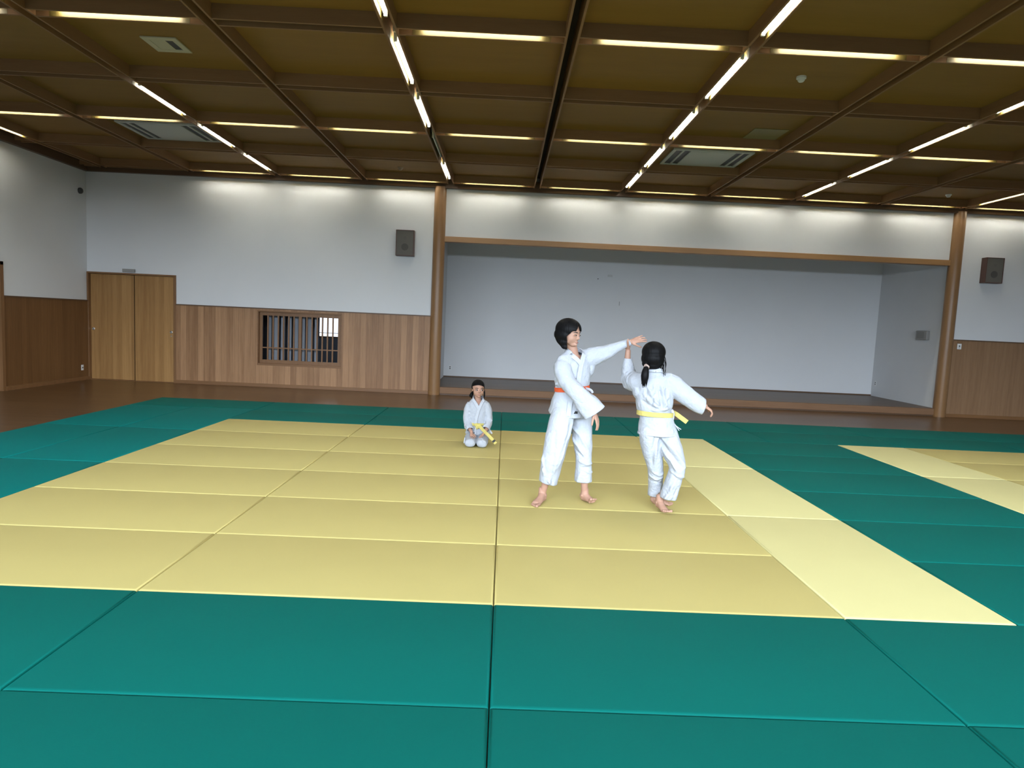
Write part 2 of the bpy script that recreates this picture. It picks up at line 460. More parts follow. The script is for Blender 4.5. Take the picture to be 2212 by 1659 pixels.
for j, bays in ((4, range(-4, 6)), (2, range(-5, 5)), (0, [-4, -3, -1, 0, 1, 2, 3])):
    for k, i in enumerate(bays):
        put_lamp('x', True, (col(i) + col(i + 1)) / 2, row(j),
                 'crosswise lit fluorescent lamp %s, %s from left' % (ROWNAME[j], ORD[k]), 'crosswise ceiling lamps')
COLNAME = {-5: 'lengthwise row beside the left wall', -3: 'lengthwise row left of the lattice window', -1: 'lengthwise row over the left pillar',
           1: 'lengthwise row over the standing children', 3: 'lengthwise row over the alcove\'s right part', 5: 'lengthwise row over the right pillar'}
SEGS = {-5: [2], -3: [-1, 1, 2, 3], -1: [-1, 0, 1, 3], 1: [-1, 0, 1, 2, 3], 3: [0, 1, 2, 3], 5: [3]}
for i, segs in SEGS.items():
    for k, j in enumerate(reversed(segs)):
        put_lamp('y', True, col(i), (row(j) + row(j + 1)) / 2,
                 'lit lamp in the %s, %s from back wall' % (COLNAME[i], ORD[k]), 'lengthwise ceiling lamps')
for i in (-3, -1, 1, 3, 5):
    for k, j in enumerate((-2, -3, -4, -5)):
        put_lamp('y', True, col(i), (row(j) + row(j + 1)) / 2,
                 'lit lamp behind the camera in the %s, %s' % (COLNAME[i], ORD[k]), 'lengthwise ceiling lamps')
for k, i in enumerate(range(-4, 5)):
    put_lamp('x', True, (col(i) + col(i + 1)) / 2, row(-2), 'crosswise lit fluorescent lamp above the camera, %s from the left' % ORD[k], 'crosswise ceiling lamps')
put_lamp('y', False, col(-1), (row(2) + row(3)) / 2, 'unlit grey fluorescent lamp in the lengthwise row over the left pillar', None)

# ------------------------------------------------------------------ judo mats
MESHES = {}
def mat_mesh(lx, ly, mk):
    k = (lx, ly, mk)
    if k in MESHES: return MESHES[k]
    bm = bmesh.new()
    g = 0.0018
    bmesh.ops.create_cube(bm, size=1.0)
    for v in bm.verts:
        v.co = Vector((v.co.x * (lx - 2 * g), v.co.y * (ly - 2 * g), (v.co.z + 0.5) * ZM))
    ed = [e for e in bm.edges if all(v.co.z > ZM * 0.9 for v in e.verts)]
    bmesh.ops.bevel(bm, geom=ed, offset=0.017, segments=5, profile=0.5, affect='EDGES')
    me = bpy.data.meshes.new('judo_mat'); bm.to_mesh(me); bm.free()
    for p in me.polygons: p.use_smooth = True
    sharp_by_angle(me, 60)
    me.materials.append(M[mk]); MESHES[k] = me
    return me
rm = random.Random(4)
def judo_mat(x0, y0, x1, y1, mk, label, group):
    o = bpy.data.objects.new('judo_mat', mat_mesh(x1 - x0, y1 - y0, mk))
    o.location = ((x0 + x1) / 2, (y0 + y1) / 2, rm.uniform(-0.0, 0.0012))
    COL.objects.link(o)
    tag(o, label, 'judo mat', group)
cname = {-4: 'left column', -2: 'middle column', 0: 'right column'}
for x in (-4, -2, 0):
    for y in range(6):
        judo_mat(x, y, x + 2, y + 1, 'mat_ochre', 'ochre judo mat of the near court, %s, %s row from front' % (cname[x], ORD[y]), 'ochre mats of the near court')
for k, y in enumerate((0, 2, 4)):
    judo_mat(2, y, 3, y + 2, 'mat_ochre_sheen', 'pale yellow judo mat on the near court\'s right edge, %s from front' % ORD[k], 'sheen-tinted edge mats of the near court')
    judo_mat(5, y, 6, y + 2, 'mat_ochre_sheen', 'pale yellow judo mat on the far right court\'s left edge, %s from front' % ORD[k], 'sheen-tinted edge mats of the right court')
for k, y in enumerate(range(2, 6)):
    judo_mat(6, y, 8, y + 1, 'mat_ochre', 'ochre judo mat of the far right court, %s row from the back' % ORD[5 - y], 'ochre mats of the right court')
fr = {-1: 'in the row touching the yellow court\'s front', -2: 'in the front row at the picture\'s bottom edge', -3: 'in the nearest row below the picture'}
for y in (-1, -2, -3):
    for k, x in enumerate((-4, -2, 0, 2, 4)):
        judo_mat(x, y, x + 2, y + 1, 'mat_green', 'green judo mat %s, %s from left' % (fr[y], ORD[k]), 'green mats in front')
for y in range(0, 6):
    judo_mat(3, y, 5, y + 1, 'mat_green', 'green judo mat in the aisle between the yellow courts, %s from front' % ORD[y], 'green mats between the courts')
for k, x in enumerate(range(-6, 12, 2)):
    judo_mat(x, 7, x + 2, 8, 'mat_green', 'green judo mat in the farthest row by the boards, %s from left' % ORD[k], 'green mats at the back')
for k, x in enumerate(range(-4, 12, 2)):
    judo_mat(x, 6, x + 2, 7, 'mat_green', 'green judo mat behind the yellow courts, second last row, %s from left' % ORD[k], 'green mats at the back')
for c, x in enumerate((-6, -5)):
    for k, y in enumerate((5, 3, 1, -1)):
        judo_mat(x, y, x + 1, y + 2, 'mat_green_sheen', 'green judo mat tinted for sheen, laid lengthwise at left, %s column, %s from back' % (['outer', 'inner'][c], ORD[k]), 'lengthwise green mats on the left')

# ------------------------------------------------------------------ sliding doors and lattice window of the back wall
fr = MB()
fr.box(DX0, YB - 0.035, DZ, DX1 + 0.045, YB + T, DZ + 0.035).box(DX1, YB - 0.035, 0, DX1 + 0.045, YB + T, DZ).box(DX0 - 0.004, YB - 0.03, 0, DX0 + 0.03, YB + T, DZ)
fr.box(DX0, YB - 0.01, 0, DX1, YB + T, 0.012)
structure(fr.build('trim_11', M['frame_wood_v'], bevel=0.003), 'brown frame of the sliding doors in the left corner', 'door frame')
structure(MB().box(DX0, YB + T - 0.015, 0.0, DX1 + 0.03, YB + T, DZ).build('trim_12', M['dark_wood']), 'dark back of the sliding door pocket', 'trim')
def sliding_door(name, x0, x1, y0, pull_x, label):
    t = empty(name, ((x0 + x1) / 2, y0 + 0.018, 0.014))
    w = (x1 - x0) / 2
    MB().box(-w, -0.018, 0, w, 0.018, DZ - 0.018).build('door_panel', M['door'], t, bevel=0.003)
    MB().lathe((pull_x - t.location.x, -0.0185, 1.085), [(0.030, 0.002), (0.030, -0.004), (0.026, -0.006), (0.022, -0.003), (0.020, 0.0)], 24, 'y').build('finger_pull', M['steel'], t, angle=30)
    if pull_x > -8:
        MB().cyl((pull_x - t.location.x + 0.002, -0.016, 1.0), (pull_x - t.location.x + 0.002, -0.022, 1.0), 0.013, 16).build('key_plate', M['steel'], t, angle=30)
    tag(t, label, 'sliding door', 'wooden sliding doors', 'structure')
sliding_door('door_1', DX0 + 0.03, -8.03, YB + 0.055, -8.905, 'left brown wooden sliding door in the far left corner')
sliding_door('door_2', -7.985, DX1, YB + 0.008, -7.21, 'right brown wooden sliding door, next to the oak boarding')

# room behind the lattice
R0, R1 = YB + T, YB + 3.14
rm_ = MB().box(W0 - 1.4, R1, 0, W1 + 1.4, R1 + 0.05, 3)
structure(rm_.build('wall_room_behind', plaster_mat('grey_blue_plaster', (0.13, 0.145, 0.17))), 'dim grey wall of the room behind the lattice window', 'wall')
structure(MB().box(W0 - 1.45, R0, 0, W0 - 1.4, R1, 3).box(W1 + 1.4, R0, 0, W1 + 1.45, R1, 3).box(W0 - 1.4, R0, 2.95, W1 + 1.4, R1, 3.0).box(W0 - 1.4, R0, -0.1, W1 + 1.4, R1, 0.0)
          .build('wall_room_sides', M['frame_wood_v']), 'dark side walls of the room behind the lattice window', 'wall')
bx = -4.93
f = MB()
for (x0, z0, x1, z1) in ((bx, 1.02, bx + 0.98, 1.06), (bx, 2.0, bx + 0.98, 2.04), (bx, 1.02, bx + 0.04, 2.04), (bx + 0.94, 1.02, bx + 0.98, 2.04), (bx, 1.14, bx + 0.98, 1.155)):
    f.box(x0, R1 - 0.03, z0, x1, R1, z1)
wq = structure(f.build('window_6', M['dark_wood']), 'bright window far behind the right half of the lattice', 'window')
MB().box(bx + 0.02, R1 - 0.012, 1.04, bx + 0.96, R1 - 0.008, 2.02).build('pane', emit_mat('daylit_pane', (0.80, 0.88, 1.0), 1.3), wq)
# lattice window
t = empty('window_1', ((W0 + W1) / 2, YB, WZ0))
tag(t, 'wooden lattice window with two sliding bar screens in the oak boarding', 'lattice window', kind='structure')
ww, hh = (W1 - W0) / 2, WZ1 - WZ0
f = MB()
f.box(-ww, -0.022, 0, ww, T, 0.045).box(-ww, -0.022, hh - 0.03, ww, T, hh).box(-ww, -0.022, 0.045, -ww + 0.03, T, hh - 0.03).box(ww - 0.03, -0.022, 0.045, ww, T, hh - 0.03)
f.build('window_frame', M['frame_wood'], t, bevel=0.003)
def lattice(x0, x1, y, nb):
    b = MB(); st = 0.062
    z0, z1 = 0.045, hh - 0.03
    b.box(x0, y, z0, x0 + st, y + 0.03, z1).box(x1 - st, y, z0, x1, y + 0.03, z1)
    b.box(x0 + st, y, z0, x1 - st, y + 0.03, z0 + 0.075).box(x0 + st, y, z1 - 0.075, x1 - st, y + 0.03, z1)
    b.box(x0 + st, y + 0.004, z0 + 0.325, x1 - st, y + 0.024, z0 + 0.35)
    for k in range(nb):
        x = x0 + st + (x1 - x0 - 2 * st) * (k + 1) / (nb + 1)
        b.box(x - 0.0145, y + 0.002, z0 + 0.075, x + 0.0145, y + 0.028, z1 - 0.075)
    b.build('lattice_screen', M['frame_wood_v'], t)
lattice(-ww + 0.03, 0.03, 0.055, 6)
lattice(-0.03, ww - 0.03, 0.018, 6)
# grey slats hanging behind the bars
sl = MB()
for k in range(8):
    x = -ww + 0.04 + k * 0.150
    sl.box(x, 0.50, 0.0, x + 0.082, 0.53, hh)
sl.build('inner_slats', plain('grey_slats', (0.30, 0.32, 0.36), 0.7), t)

# ------------------------------------------------------------------ things on the walls
def speaker(x, zc, yaw, label):
    t = empty('wall_speaker', (x, YB, zc))
    w, h, dp = 0.192, 0.27, 0.165
    b = MB()
    th = 0.016
    b.box(-w, -dp, -h, -w + th, 0, h).box(w - th, -dp, -h, w, 0, h).box(-w + th, -dp, -h, w - th, 0, -h + th).box(-w + th, -dp, h - th, w - th, 0, h).box(-w + th, -0.10, -h + th, w - th, 0, h - th)
    b.build('cabinet', M['speaker_wood'], t, bevel=0.003)
    MB().box(-w + th, -dp + 0.008, -h + th, w - th, -dp + 0.022, h - th).build('grille', M['grille'], t)
    MB().lathe((0, -dp + 0.006, -0.085), [(0.074, 0.004), (0.074, -0.001), (0.055, 0.0005), (0.02, 0.001)], 32, 'y').build('woofer', M['cone'], t, angle=40)
    MB().lathe((0, -dp + 0.006, 0.105), [(0.036, 0.004), (0.036, 0.0), (0.02, 0.001)], 24, 'y').build('tweeter', plain('tweeter_dome', (0.115, 0.106, 0.094), 0.8), t, angle=40)
    tag(t, label, 'loudspeaker', 'wall loudspeakers')
speaker(-2.205, 3.215, 0, 'small dark brown loudspeaker high on the white wall left of the left pillar')
speaker(10.425, 3.220, 0, 'small dark brown loudspeaker high on the white wall right of the right pillar')

t = MB().box(-0.13, -0.045, -0.035, 0.13, 0, 0.035).build('wall_box', M['grey_plastic'], bevel=0.006)
t.location = (-8.085, YB - 0.012, 2.372)
tag(t, 'small grey box on the wall just above the sliding doors', 'box')

def outlet(loc, axis, label, rows, w=0.07, h=0.115, mk='white_plastic'):
    """flush plate with small sockets; axis is the wall's outward normal"""
    t = empty('wall_outlet', loc, {'-y': 0, '+x': math.pi / 2, '-x': -math.pi / 2}[axis])
    MB().box(-w / 2, -0.008, -h / 2, w / 2, 0, h / 2).build('plate', M[mk], t, bevel=0.002)
    for r in range(rows):
        z = (r - (rows - 1) / 2) * 0.045
        MB().box(-0.018, -0.011, z - 0.014, 0.018, -0.008, z + 0.014).build('socket', M['dark_plastic'], t)
    tag(t, label, 'outlet')
outlet((-1.385, YA, 0.405), '-y', 'small double socket low on the left end of the alcove back wall', 2)
outlet((AX1, 13.22, 0.50), '-x', 'small dark socket low on the right side wall of the alcove', 2, 0.06)
outlet((XL + 0.018, 10.48, 0.272), '+x', 'white socket low on the panelling of the left wall', 1)
t = empty('light_switch', (9.935, YB - 0.018, 1.562))
MB().box(-0.045, -0.009, -0.06, 0.045, 0, 0.06).build('plate', M['white_plastic'], t, bevel=0.002)
MB().box(-0.016, -0.013, -0.005, 0.016, -0.009, 0.022).build('rocker', M['dark_plastic'], t)
MB().box(-0.016, -0.012, -0.036, 0.016, -0.009, -0.022).build('rocker', M['grey_plastic'], t)
tag(t, 'white light switch at the top left of the right panelling', 'light switch')
t = empty('intercom', (AX1, 11.45, 1.775), -math.pi / 2)
MB().box(-0.20, -0.075, -0.105, 0.20, 0, 0.105).build('housing', M['grey_plastic'], t, bevel=0.012)
MB().box(-0.15, -0.079, -0.07, 0.10, -0.074, 0.075).build('cover', plain('cover_grey', (0.20, 0.19, 0.175), 0.5), t, bevel=0.004)
tag(t, 'grey box mounted on the right side wall of the alcove', 'box')
t = MB().lathe((0, 0, 0), [(0.062, 0.0), (0.062, 0.03), (0.05, 0.05), (0.02, 0.06)], 28, 'x').build('wall_sensor', M['dark_plastic'], angle=40)
t.location = (XL, 10.505, 3.965)
tag(t, 'small dark round sensor high on the left wall near the corner', 'sensor')
t = MB().box(-0.06, -0.012, -0.028, 0.06, 0, 0.028).build('wall_plate', plain('plate_grey_white', (0.50, 0.50, 0.49), 0.5), bevel=0.003)
t.location = (2.622, YA, 2.945); tag(t, 'small pale rectangular plate high on the alcove back wall', 'plate')
t = MB().lathe((0, 0, 0), [(0.012, 0.0), (0.012, -0.02), (0.006, -0.026)], 12, 'y').build('hook', M['dark_plastic'], angle=40)
t.location = (2.315, YA, 2.855); tag(t, 'tiny dark hook below the pale plate on the alcove back wall', 'hook')
t = MB().box(-0.006, -0.012, -0.05, 0.006, 0, 0.05).build('hook', M['grey_plastic'])
t.location = (2.90, YA, 2.25); tag(t, 'thin upright grey hook in the middle of the alcove back wall', 'hook')

# ------------------------------------------------------------------ things in the ceiling
def air_conditioner(x0, x1, y0, y1, label):
    t = empty('air_conditioner', ((x0 + x1) / 2, (y0 + y1) / 2, ZP - 0.001))
    w, l = (x1 - x0) / 2, (y1 - y0) / 2
    b = MB()
    b.box(-w, -l, -0.03, w, -l + 0.05, 0).box(-w, l - 0.05, -0.03, w, l, 0).box(-w, -l + 0.05, -0.03, -w + 0.06, l - 0.05, 0).box(w - 0.06, -l + 0.05, -0.03, w, l - 0.05, 0)
    b.build('frame', M['ac_panel'], t, bevel=0.004)
    MB().box(-w + 0.06, -l + 0.05, -0.012, w - 0.06, l - 0.05, -0.002).build('air_slot', M['dark_plastic'], t)
    MB().box(-w + 0.30, -l + 0.05, -0.034, w - 0.30, l - 0.05, -0.012).build('intake_panel', M['ac_panel'], t, bevel=0.004)
    for s in (-1, 1):
        MB().box(min(s * (w - 0.20), s * (w - 0.165)), -l + 0.05, -0.03, max(s * (w - 0.20), s * (w - 0.165)), l - 0.05, -0.012).build('louvre', M['ac_panel'], t)
    tag(t, label, 'air conditioner', 'ceiling air conditioners')
air_conditioner(2.64, 3.99, 7.52, 8.535, 'grey ceiling air conditioner over the alcove, right of the standing children')
air_conditioner(-6.50, -5.15, 7.50, 8.535, 'grey ceiling air conditioner at the left, above the sliding doors')
t = empty('ceiling_vent', (-4.01, 4.29, ZP - 0.001))
b = MB(); w = 0.20
b.box(-w, -w, -0.016, w, -w + 0.07, 0).box(-w, w - 0.07, -0.016, w, w, 0).box(-w, -w + 0.07, -0.016, -w + 0.07, w - 0.07, 0).box(w - 0.07, -w + 0.07, -0.016, w, w - 0.07, 0)
b.build('frame', M['vent_paint'], t, bevel=0.003)
MB().box(-w + 0.07, -w + 0.07, -0.010, w - 0.16, w - 0.07, 0).build('cover', M['vent_paint'], t)
MB().box(w - 0.16, -w + 0.07, -0.006, w - 0.07, w - 0.07, 0).build('opening', M['dark_plastic'], t)
tag(t, 'square beige ceiling vent in a coffer at the top left', 'vent')
t = MB().box(-0.25, -0.25, -0.01, 0.25, 0.25, 0).build('access_hatch', M['hatch_paint'], bevel=0.003)
t.location = (3.765, 6.53, ZP - 0.001); tag(t, 'square tan access hatch in a coffer in front of the right air conditioner', 'hatch')
def detector(x, y, label, mk):
    t = empty('smoke_detector', (x, y, ZP))
    MB().lathe((0, 0, 0), [(0.055, 0.0), (0.055, -0.022), (0.048, -0.026)], 28).build('base', M[mk], t, angle=40)
    MB().lathe((0, 0, 0), [(0.040, -0.026), (0.038, -0.045), (0.026, -0.058), (0.01, -0.060)], 28).build('dome', M[mk], t, angle=50)
    tag(t, label, 'smoke detector', 'smoke detectors')
M['detector_tan'] = plain('detector_tan', (0.30, 0.22, 0.13), 0.5)
detector(3.30, 4.30, 'white smoke detector in a near coffer at the upper right', 'white_plastic')
detector(8.86, 9.95, 'white smoke detector near the right pillar, in the last row of coffers', 'white_plastic')
detector(-2.235, 9.90, 'tan smoke detector left of the left pillar, in the last row of coffers', 'detector_tan')

# ------------------------------------------------------------------ people: tools
import numpy as np
from mathutils.bvhtree import BVHTree

def V(*a): return Vector(a[0]) if len(a) == 1 else Vector(a)

def resample(pts, rad, sub):
    """Catmull-Rom through points and radii"""
    P = [V(p) for p in pts]
    Rr = [Vector((r, r)) if not isinstance(r, (tuple, list)) else Vector(r) for r in rad]
    if sub <= 1 or len(P) < 2: return P, Rr
    def cr(A, i, t):
        a, b, c, d = A[max(i - 1, 0)], A[i], A[i + 1], A[min(i + 2, len(A) - 1)]
        return 0.5 * ((2 * b) + (c - a) * t + (2 * a - 5 * b + 4 * c - d) * t * t + (3 * b - a - 3 * c + d) * t ** 3)
    oP, oR = [], []
    for i in range(len(P) - 1):
        for k in range(sub):
            t = k / sub
            oP.append(cr(P, i, t)); r = cr(Rr, i, t); oR.append(Vector((max(r.x, 1e-4), max(r.y, 1e-4))))
    oP.append(P[-1]); oR.append(Rr[-1])
    return oP, oR

def rings(pts, rad, ref=None, sub=4):
    """frames along a path: (centre, side axis, other axis, (ra, rb)); ra lies along the side axis"""
    P, Rr = resample(pts, rad, sub)
    out = []; prev = None
    for i, p in enumerate(P):
        t = (P[min(i + 1, len(P) - 1)] - P[max(i - 1, 0)]).normalized()
        if ref is not None: s = V(ref)
        elif prev is not None: s = prev
        else: s = t.orthogonal()
        s = (s - t * s.dot(t))
        s = s.normalized() if s.length > 1e-6 else t.orthogonal().normalized()
        prev = s
        out.append((p, s, t.cross(s).normalized(), Rr[i]))
    return out

def tube(mb, pts, rad, ref=None, n=18, sub=4, dome=0.6):
    """closed tapering tube with rounded ends"""
    fr = rings(pts, rad, ref, sub)
    def ext(f, d, sgn):
        p, s, o, r = f
        m = (r.x + r.y) / 2
        res = []
        for k in (1, 2, 3):
            a = k / 3.4 * math.pi / 2
            res.append((p + d * (sgn * math.sin(a) * m * dome), s, o, r * math.cos(a)))
        return res
    if dome > 0:
        d0 = (fr[1][0] - fr[0][0]).normalized(); d1 = (fr[-1][0] - fr[-2][0]).normalized()
        fr = list(reversed(ext(fr[0], d0, -1))) + fr + ext(fr[-1], d1, 1)
    b = len(mb.v)
    for p, s, o, r in fr:
        for i in range(n):
            a = 2 * math.pi * i / n
            mb.v.append(tuple(p + s * (r.x * math.cos(a)) + o * (r.y * math.sin(a))))
    for k in range(len(fr) - 1):
        for i in range(n):
            j = (i + 1) % n
            mb.f.append((b + k * n + i, b + k * n + j, b + (k + 1) * n + j, b + (k + 1) * n + i))
    mb.f.append(tuple(b + i for i in reversed(range(n)))); mb.f.append(tuple(b + (len(fr) - 1) * n + i for i in range(n)))
    return mb

def ball(mb, c, r, rot=None, nu=24, nv=14):
    c = V(c); r = (r, r, r) if not isinstance(r, (tuple, list)) else r
    b = len(mb.v)
    mb.v.append(None)
    pts = [Vector((0, 0, 1))]
    for j in range(1, nv):
        th = math.pi * j / nv
        for i in range(nu):
            ph = 2 * math.pi * i / nu
            pts.append(Vector((math.sin(th) * math.cos(ph), math.sin(th) * math.sin(ph), math.cos(th))))
    pts.append(Vector((0, 0, -1)))
    del mb.v[-1]
    for p in pts:
        q = Vector((p.x * r[0], p.y * r[1], p.z * r[2]))
        if rot is not None: q = rot @ q
        mb.v.append(tuple(c + q))
    for i in range(nu): mb.f.append((b, b + 1 + i, b + 1 + (i + 1) % nu))
    for j in range(nv - 2):
        for i in range(nu):
            k = (i + 1) % nu
            mb.f.append((b + 1 + j * nu + i, b + 1 + (j + 1) * nu + i, b + 1 + (j + 1) * nu + k, b + 1 + j * nu + k))
    e = b + 1 + (nv - 1) * nu
    for i in range(nu): mb.f.append((e, e - nu + (i + 1) % nu, e - nu + i))
    return mb

def fuse(mb, name, voxel, smooth_it=3, factor=0.5):
    """one continuous skin around all shapes collected in mb"""
    me = mb.mesh(name + '_raw', None)
    o = bpy.data.objects.new(name + '_raw', me); COL.objects.link(o)
    m = o.modifiers.new('remesh', 'REMESH'); m.mode = 'VOXEL'; m.voxel_size = voxel; m.use_smooth_shade = True
    if smooth_it:
        s = o.modifiers.new('smooth', 'SMOOTH'); s.factor = factor; s.iterations = smooth_it
    dg = bpy.context.evaluated_depsgraph_get(); dg.update()
    out = bpy.data.meshes.new_from_object(o.evaluated_get(dg), depsgraph=dg)
    out.name = name
    bpy.data.objects.remove(o); bpy.data.meshes.remove(me)
    for p in out.polygons: p.use_smooth = True
    return out

def get_co(me):
    a = np.empty(len(me.vertices) * 3); me.vertices.foreach_get('co', a); return a.reshape(-1, 3)
def get_no(me):
    a = np.empty(len(me.vertices) * 3); me.vertices.foreach_get('normal', a); return a.reshape(-1, 3)
def set_co(me, a):
    me.vertices.foreach_set('co', a.ravel()); me.update()

def fold(me, segs):
    """raise or sink soft ridges: (start, end, height, width), widest in the middle"""
    P, N = get_co(me), get_no(me)
    d = np.zeros(len(P))
    for a, b, h, w in segs:
        h, w = h * 2.0, w * 0.85
        a, b = np.array(a), np.array(b); ab = b - a
        t = np.clip(((P - a) @ ab) / (ab @ ab), 0, 1)
        q = a + t[:, None] * ab
        r2 = ((P - q) ** 2).sum(1)
        d += h * np.exp(-r2 / (w * w)) * (0.25 + 0.75 * np.sin(np.pi * np.clip(t, 0.03, 0.97)))
    set_co(me, P + N * d[:, None])

def wrinkle(me, amp, scale, seed=0.0, stretch=(1, 1, 1)):
    P, N = get_co(me), get_no(me)
    d = np.array([noise.noise(Vector((p[0] * scale * stretch[0] + seed, p[1] * scale * stretch[1], p[2] * scale * stretch[2]))) for p in P])
    set_co(me, P + N * (d * amp)[:, None])

def relax(me, mask, it=8, k=0.5):
    """even out the masked part of a surface"""
    P = get_co(me); e = np.empty(len(me.edges) * 2, int); me.edges.foreach_get('vertices', e); e = e.reshape(-1, 2)
    n = np.bincount(e.ravel(), minlength=len(P))[:, None]
    w = np.asarray(mask, float)[:, None] * k
    for _ in range(it):
        S = np.zeros_like(P)
        for d in range(3): S[:, d] = np.bincount(e[:, 0], P[e[:, 1], d], len(P)) + np.bincount(e[:, 1], P[e[:, 0], d], len(P))
        P = P + (S / np.maximum(n, 1) - P) * w
    set_co(me, P)

def trim_open(me, planes, pred=None):
    """cut the cloth open: remove what lies beyond each (point, normal, reach) plane, or where pred(P) holds"""
    P = get_co(me)
    kill = np.zeros(len(P), bool)
    for pt, nrm, reach in planes:
        pt = np.array(pt); nrm = np.array(V(nrm).normalized())
        kill |= (((P - pt) @ nrm) > 0) & (np.linalg.norm(P - pt, axis=1) < reach)
    if pred is not None: kill |= pred(P)
    bm = bmesh.new(); bm.from_mesh(me); bm.verts.ensure_lookup_table()
    bmesh.ops.delete(bm, geom=[bm.verts[i] for i in np.nonzero(kill)[0]], context='VERTS')
    bedge = [v for v in bm.verts if any(e.is_boundary for e in v.link_edges)]
    for pt, nrm, reach in planes:
        pt = V(pt); nrm = V(nrm).normalized()
        for v in bedge:
            h = (v.co - pt).dot(nrm)
            if -0.012 < h <= 0 and (v.co - pt).length < reach: v.co -= nrm * h
    # even out the cut edge
    for _ in range(6):
        new = {}
        for v in bedge:
            nb = [e.other_vert(v).co for e in v.link_edges if e.is_boundary]
            if len(nb) == 2: new[v] = v.co * 0.5 + (nb[0] + nb[1]) * 0.25
        for v, c in new.items(): v.co = c
    bm.to_mesh(me); bm.free(); me.update()

def cloth_object(me, name, mat, parent, thick=0.005):
    me.materials.append(mat); me.name = name
    o = bpy.data.objects.new(name, me); COL.objects.link(o); o.parent = parent
    if thick:
        m = o.modifiers.new('thickness', 'SOLIDIFY'); m.thickness = thick; m.offset = -1
    return o

def trunk_tree(tp, tr, left):
    mb = MB(); tube(mb, tp, tr, ref=left, n=40, sub=6, dome=0.2)
    return BVHTree.FromPolygons([Vector(v) for v in mb.v], mb.f)

def bvh_of(me):
    return BVHTree.FromPolygons([v.co.copy() for v in me.vertices], [tuple(p.vertices) for p in me.polygons])

def ribbon(mb, pts, wdirs, width, nrms, thick, closed=False):
    """flat band along pts; wdirs = direction across the band, nrms = outward direction"""
    b = len(mb.v); n = len(pts)
    for p, w, nn in zip(pts, wdirs, nrms):
        p, w, nn = V(p), V(w).normalized(), V(nn).normalized()
        ww = width if not callable(width) else width(0)
        for (a, c) in ((-0.5, 0.1), (-0.46, 0.9), (0.46, 0.9), (0.5, 0.1), (0.46, -0.5), (-0.46, -0.5)):
            mb.v.append(tuple(p + w * (a * ww) + nn * (c * thick)))
    m = n if closed else n - 1
    for k in range(m):
        l = (k + 1) % n
        for i in range(6):
            j = (i + 1) % 6
            mb.f.append((b + k * 6 + i, b + k * 6 + j, b + l * 6 + j, b + l * 6 + i))
    if not closed:
        mb.f.append(tuple(b + i for i in reversed(range(6)))); mb.f.append(tuple(b + (n - 1) * 6 + i for i in range(6)))
    return mb

def rotz(a): return Matrix.Rotation(a, 3, 'Z')

# materials of skin, hair and clothes
def skin_mat(name, col):
    m, nt, b = new_mat(name)
    v = noise_tex(nt, coords(nt), 14, 3)
    c = mixc(nt, v, tuple(x * y for x, y in zip(col, (0.93, 0.88, 0.87))), tuple(min(1, x * y) for x, y in zip(col, (1.05, 1.04, 1.04))))
    nt.links.new(c, b.inputs['Base Color'])
    b.inputs['Roughness'].default_value = 0.55; b.inputs['Specular IOR Level'].default_value = 0.3
    b.inputs['Subsurface Weight'].default_value = 0.08
    b.inputs['Subsurface Radius'].default_value = (0.012, 0.005, 0.003)
    return m
def gi_mat(name, col):
    m, nt, b = new_mat(name)
    co = coords(nt)
    v = noise_tex(nt, co, 9, 3)
    c = mixc(nt, v, tuple(x * 0.97 for x in col), tuple(min(1, x * 1.02) for x in col))
    nt.links.new(c, b.inputs['Base Color'])
    b.inputs['Roughness'].default_value = 0.9; b.inputs['Specular IOR Level'].default_value = 0.1
    r1 = math_(nt, 'ABSOLUTE', math_(nt, 'SUBTRACT', noise_tex(nt, co, 11, 2), 0.5))      # soft ridges of crumpled cotton
    r2 = math_(nt, 'ABSOLUTE', math_(nt, 'SUBTRACT', noise_tex(nt, co, 27, 2), 0.5))
    h = math_(nt, 'ADD', math_(nt, 'ADD', math_(nt, 'MULTIPLY', r1, 1.6), math_(nt, 'MULTIPLY', r2, 0.6)), math_(nt, 'MULTIPLY', noise_tex(nt, co, 420, 1), 0.04))
    bump(nt, b, h, 0.55, 0.022)
    return m
def hair_mat(name):
    m, nt, b = new_mat(name)
    v = noise_tex(nt, coords(nt, (90, 90, 6)), 1.0, 3)
    nt.links.new(mixc(nt, v, (0.002, 0.002, 0.0026), (0.006, 0.0058, 0.006)), b.inputs['Base Color'])
    b.inputs['Roughness'].default_value = 0.5; b.inputs['Specular IOR Level'].default_value = 0.09
    bump(nt, b, v, 0.4, 0.002)
    return m
M['skin'] = skin_mat('skin', (0.385, 0.225, 0.160))
M['lip'] = plain('lip_colour', (0.24, 0.09, 0.075), 0.5)
M['brow'] = plain('brow_hair', (0.022, 0.017, 0.015), 0.8)
M['eye_white'] = plain('eye_white', (0.40, 0.38, 0.37), 0.3)
M['iris'] = plain('dark_iris', (0.015, 0.010, 0.008), 0.15)
M['hair'] = hair_mat('black_hair')
M['gi'] = gi_mat('white_cotton', (0.385, 0.405, 0.445))
M['lapel'] = gi_mat('white_cotton_lapel', (0.415, 0.435, 0.475))
M['orange_belt'] = gi_mat('orange_belt_cotton', (0.55, 0.085, 0.03))
M['yellow_belt'] = gi_mat('yellow_belt_cotton', (0.50, 0.42, 0.13))
M['black_tape'] = plain('black_tape', (0.012, 0.012, 0.012), 0.7)
M['pink_band'] = plain('pale_hair_band', (0.38, 0.28, 0.24), 0.6)

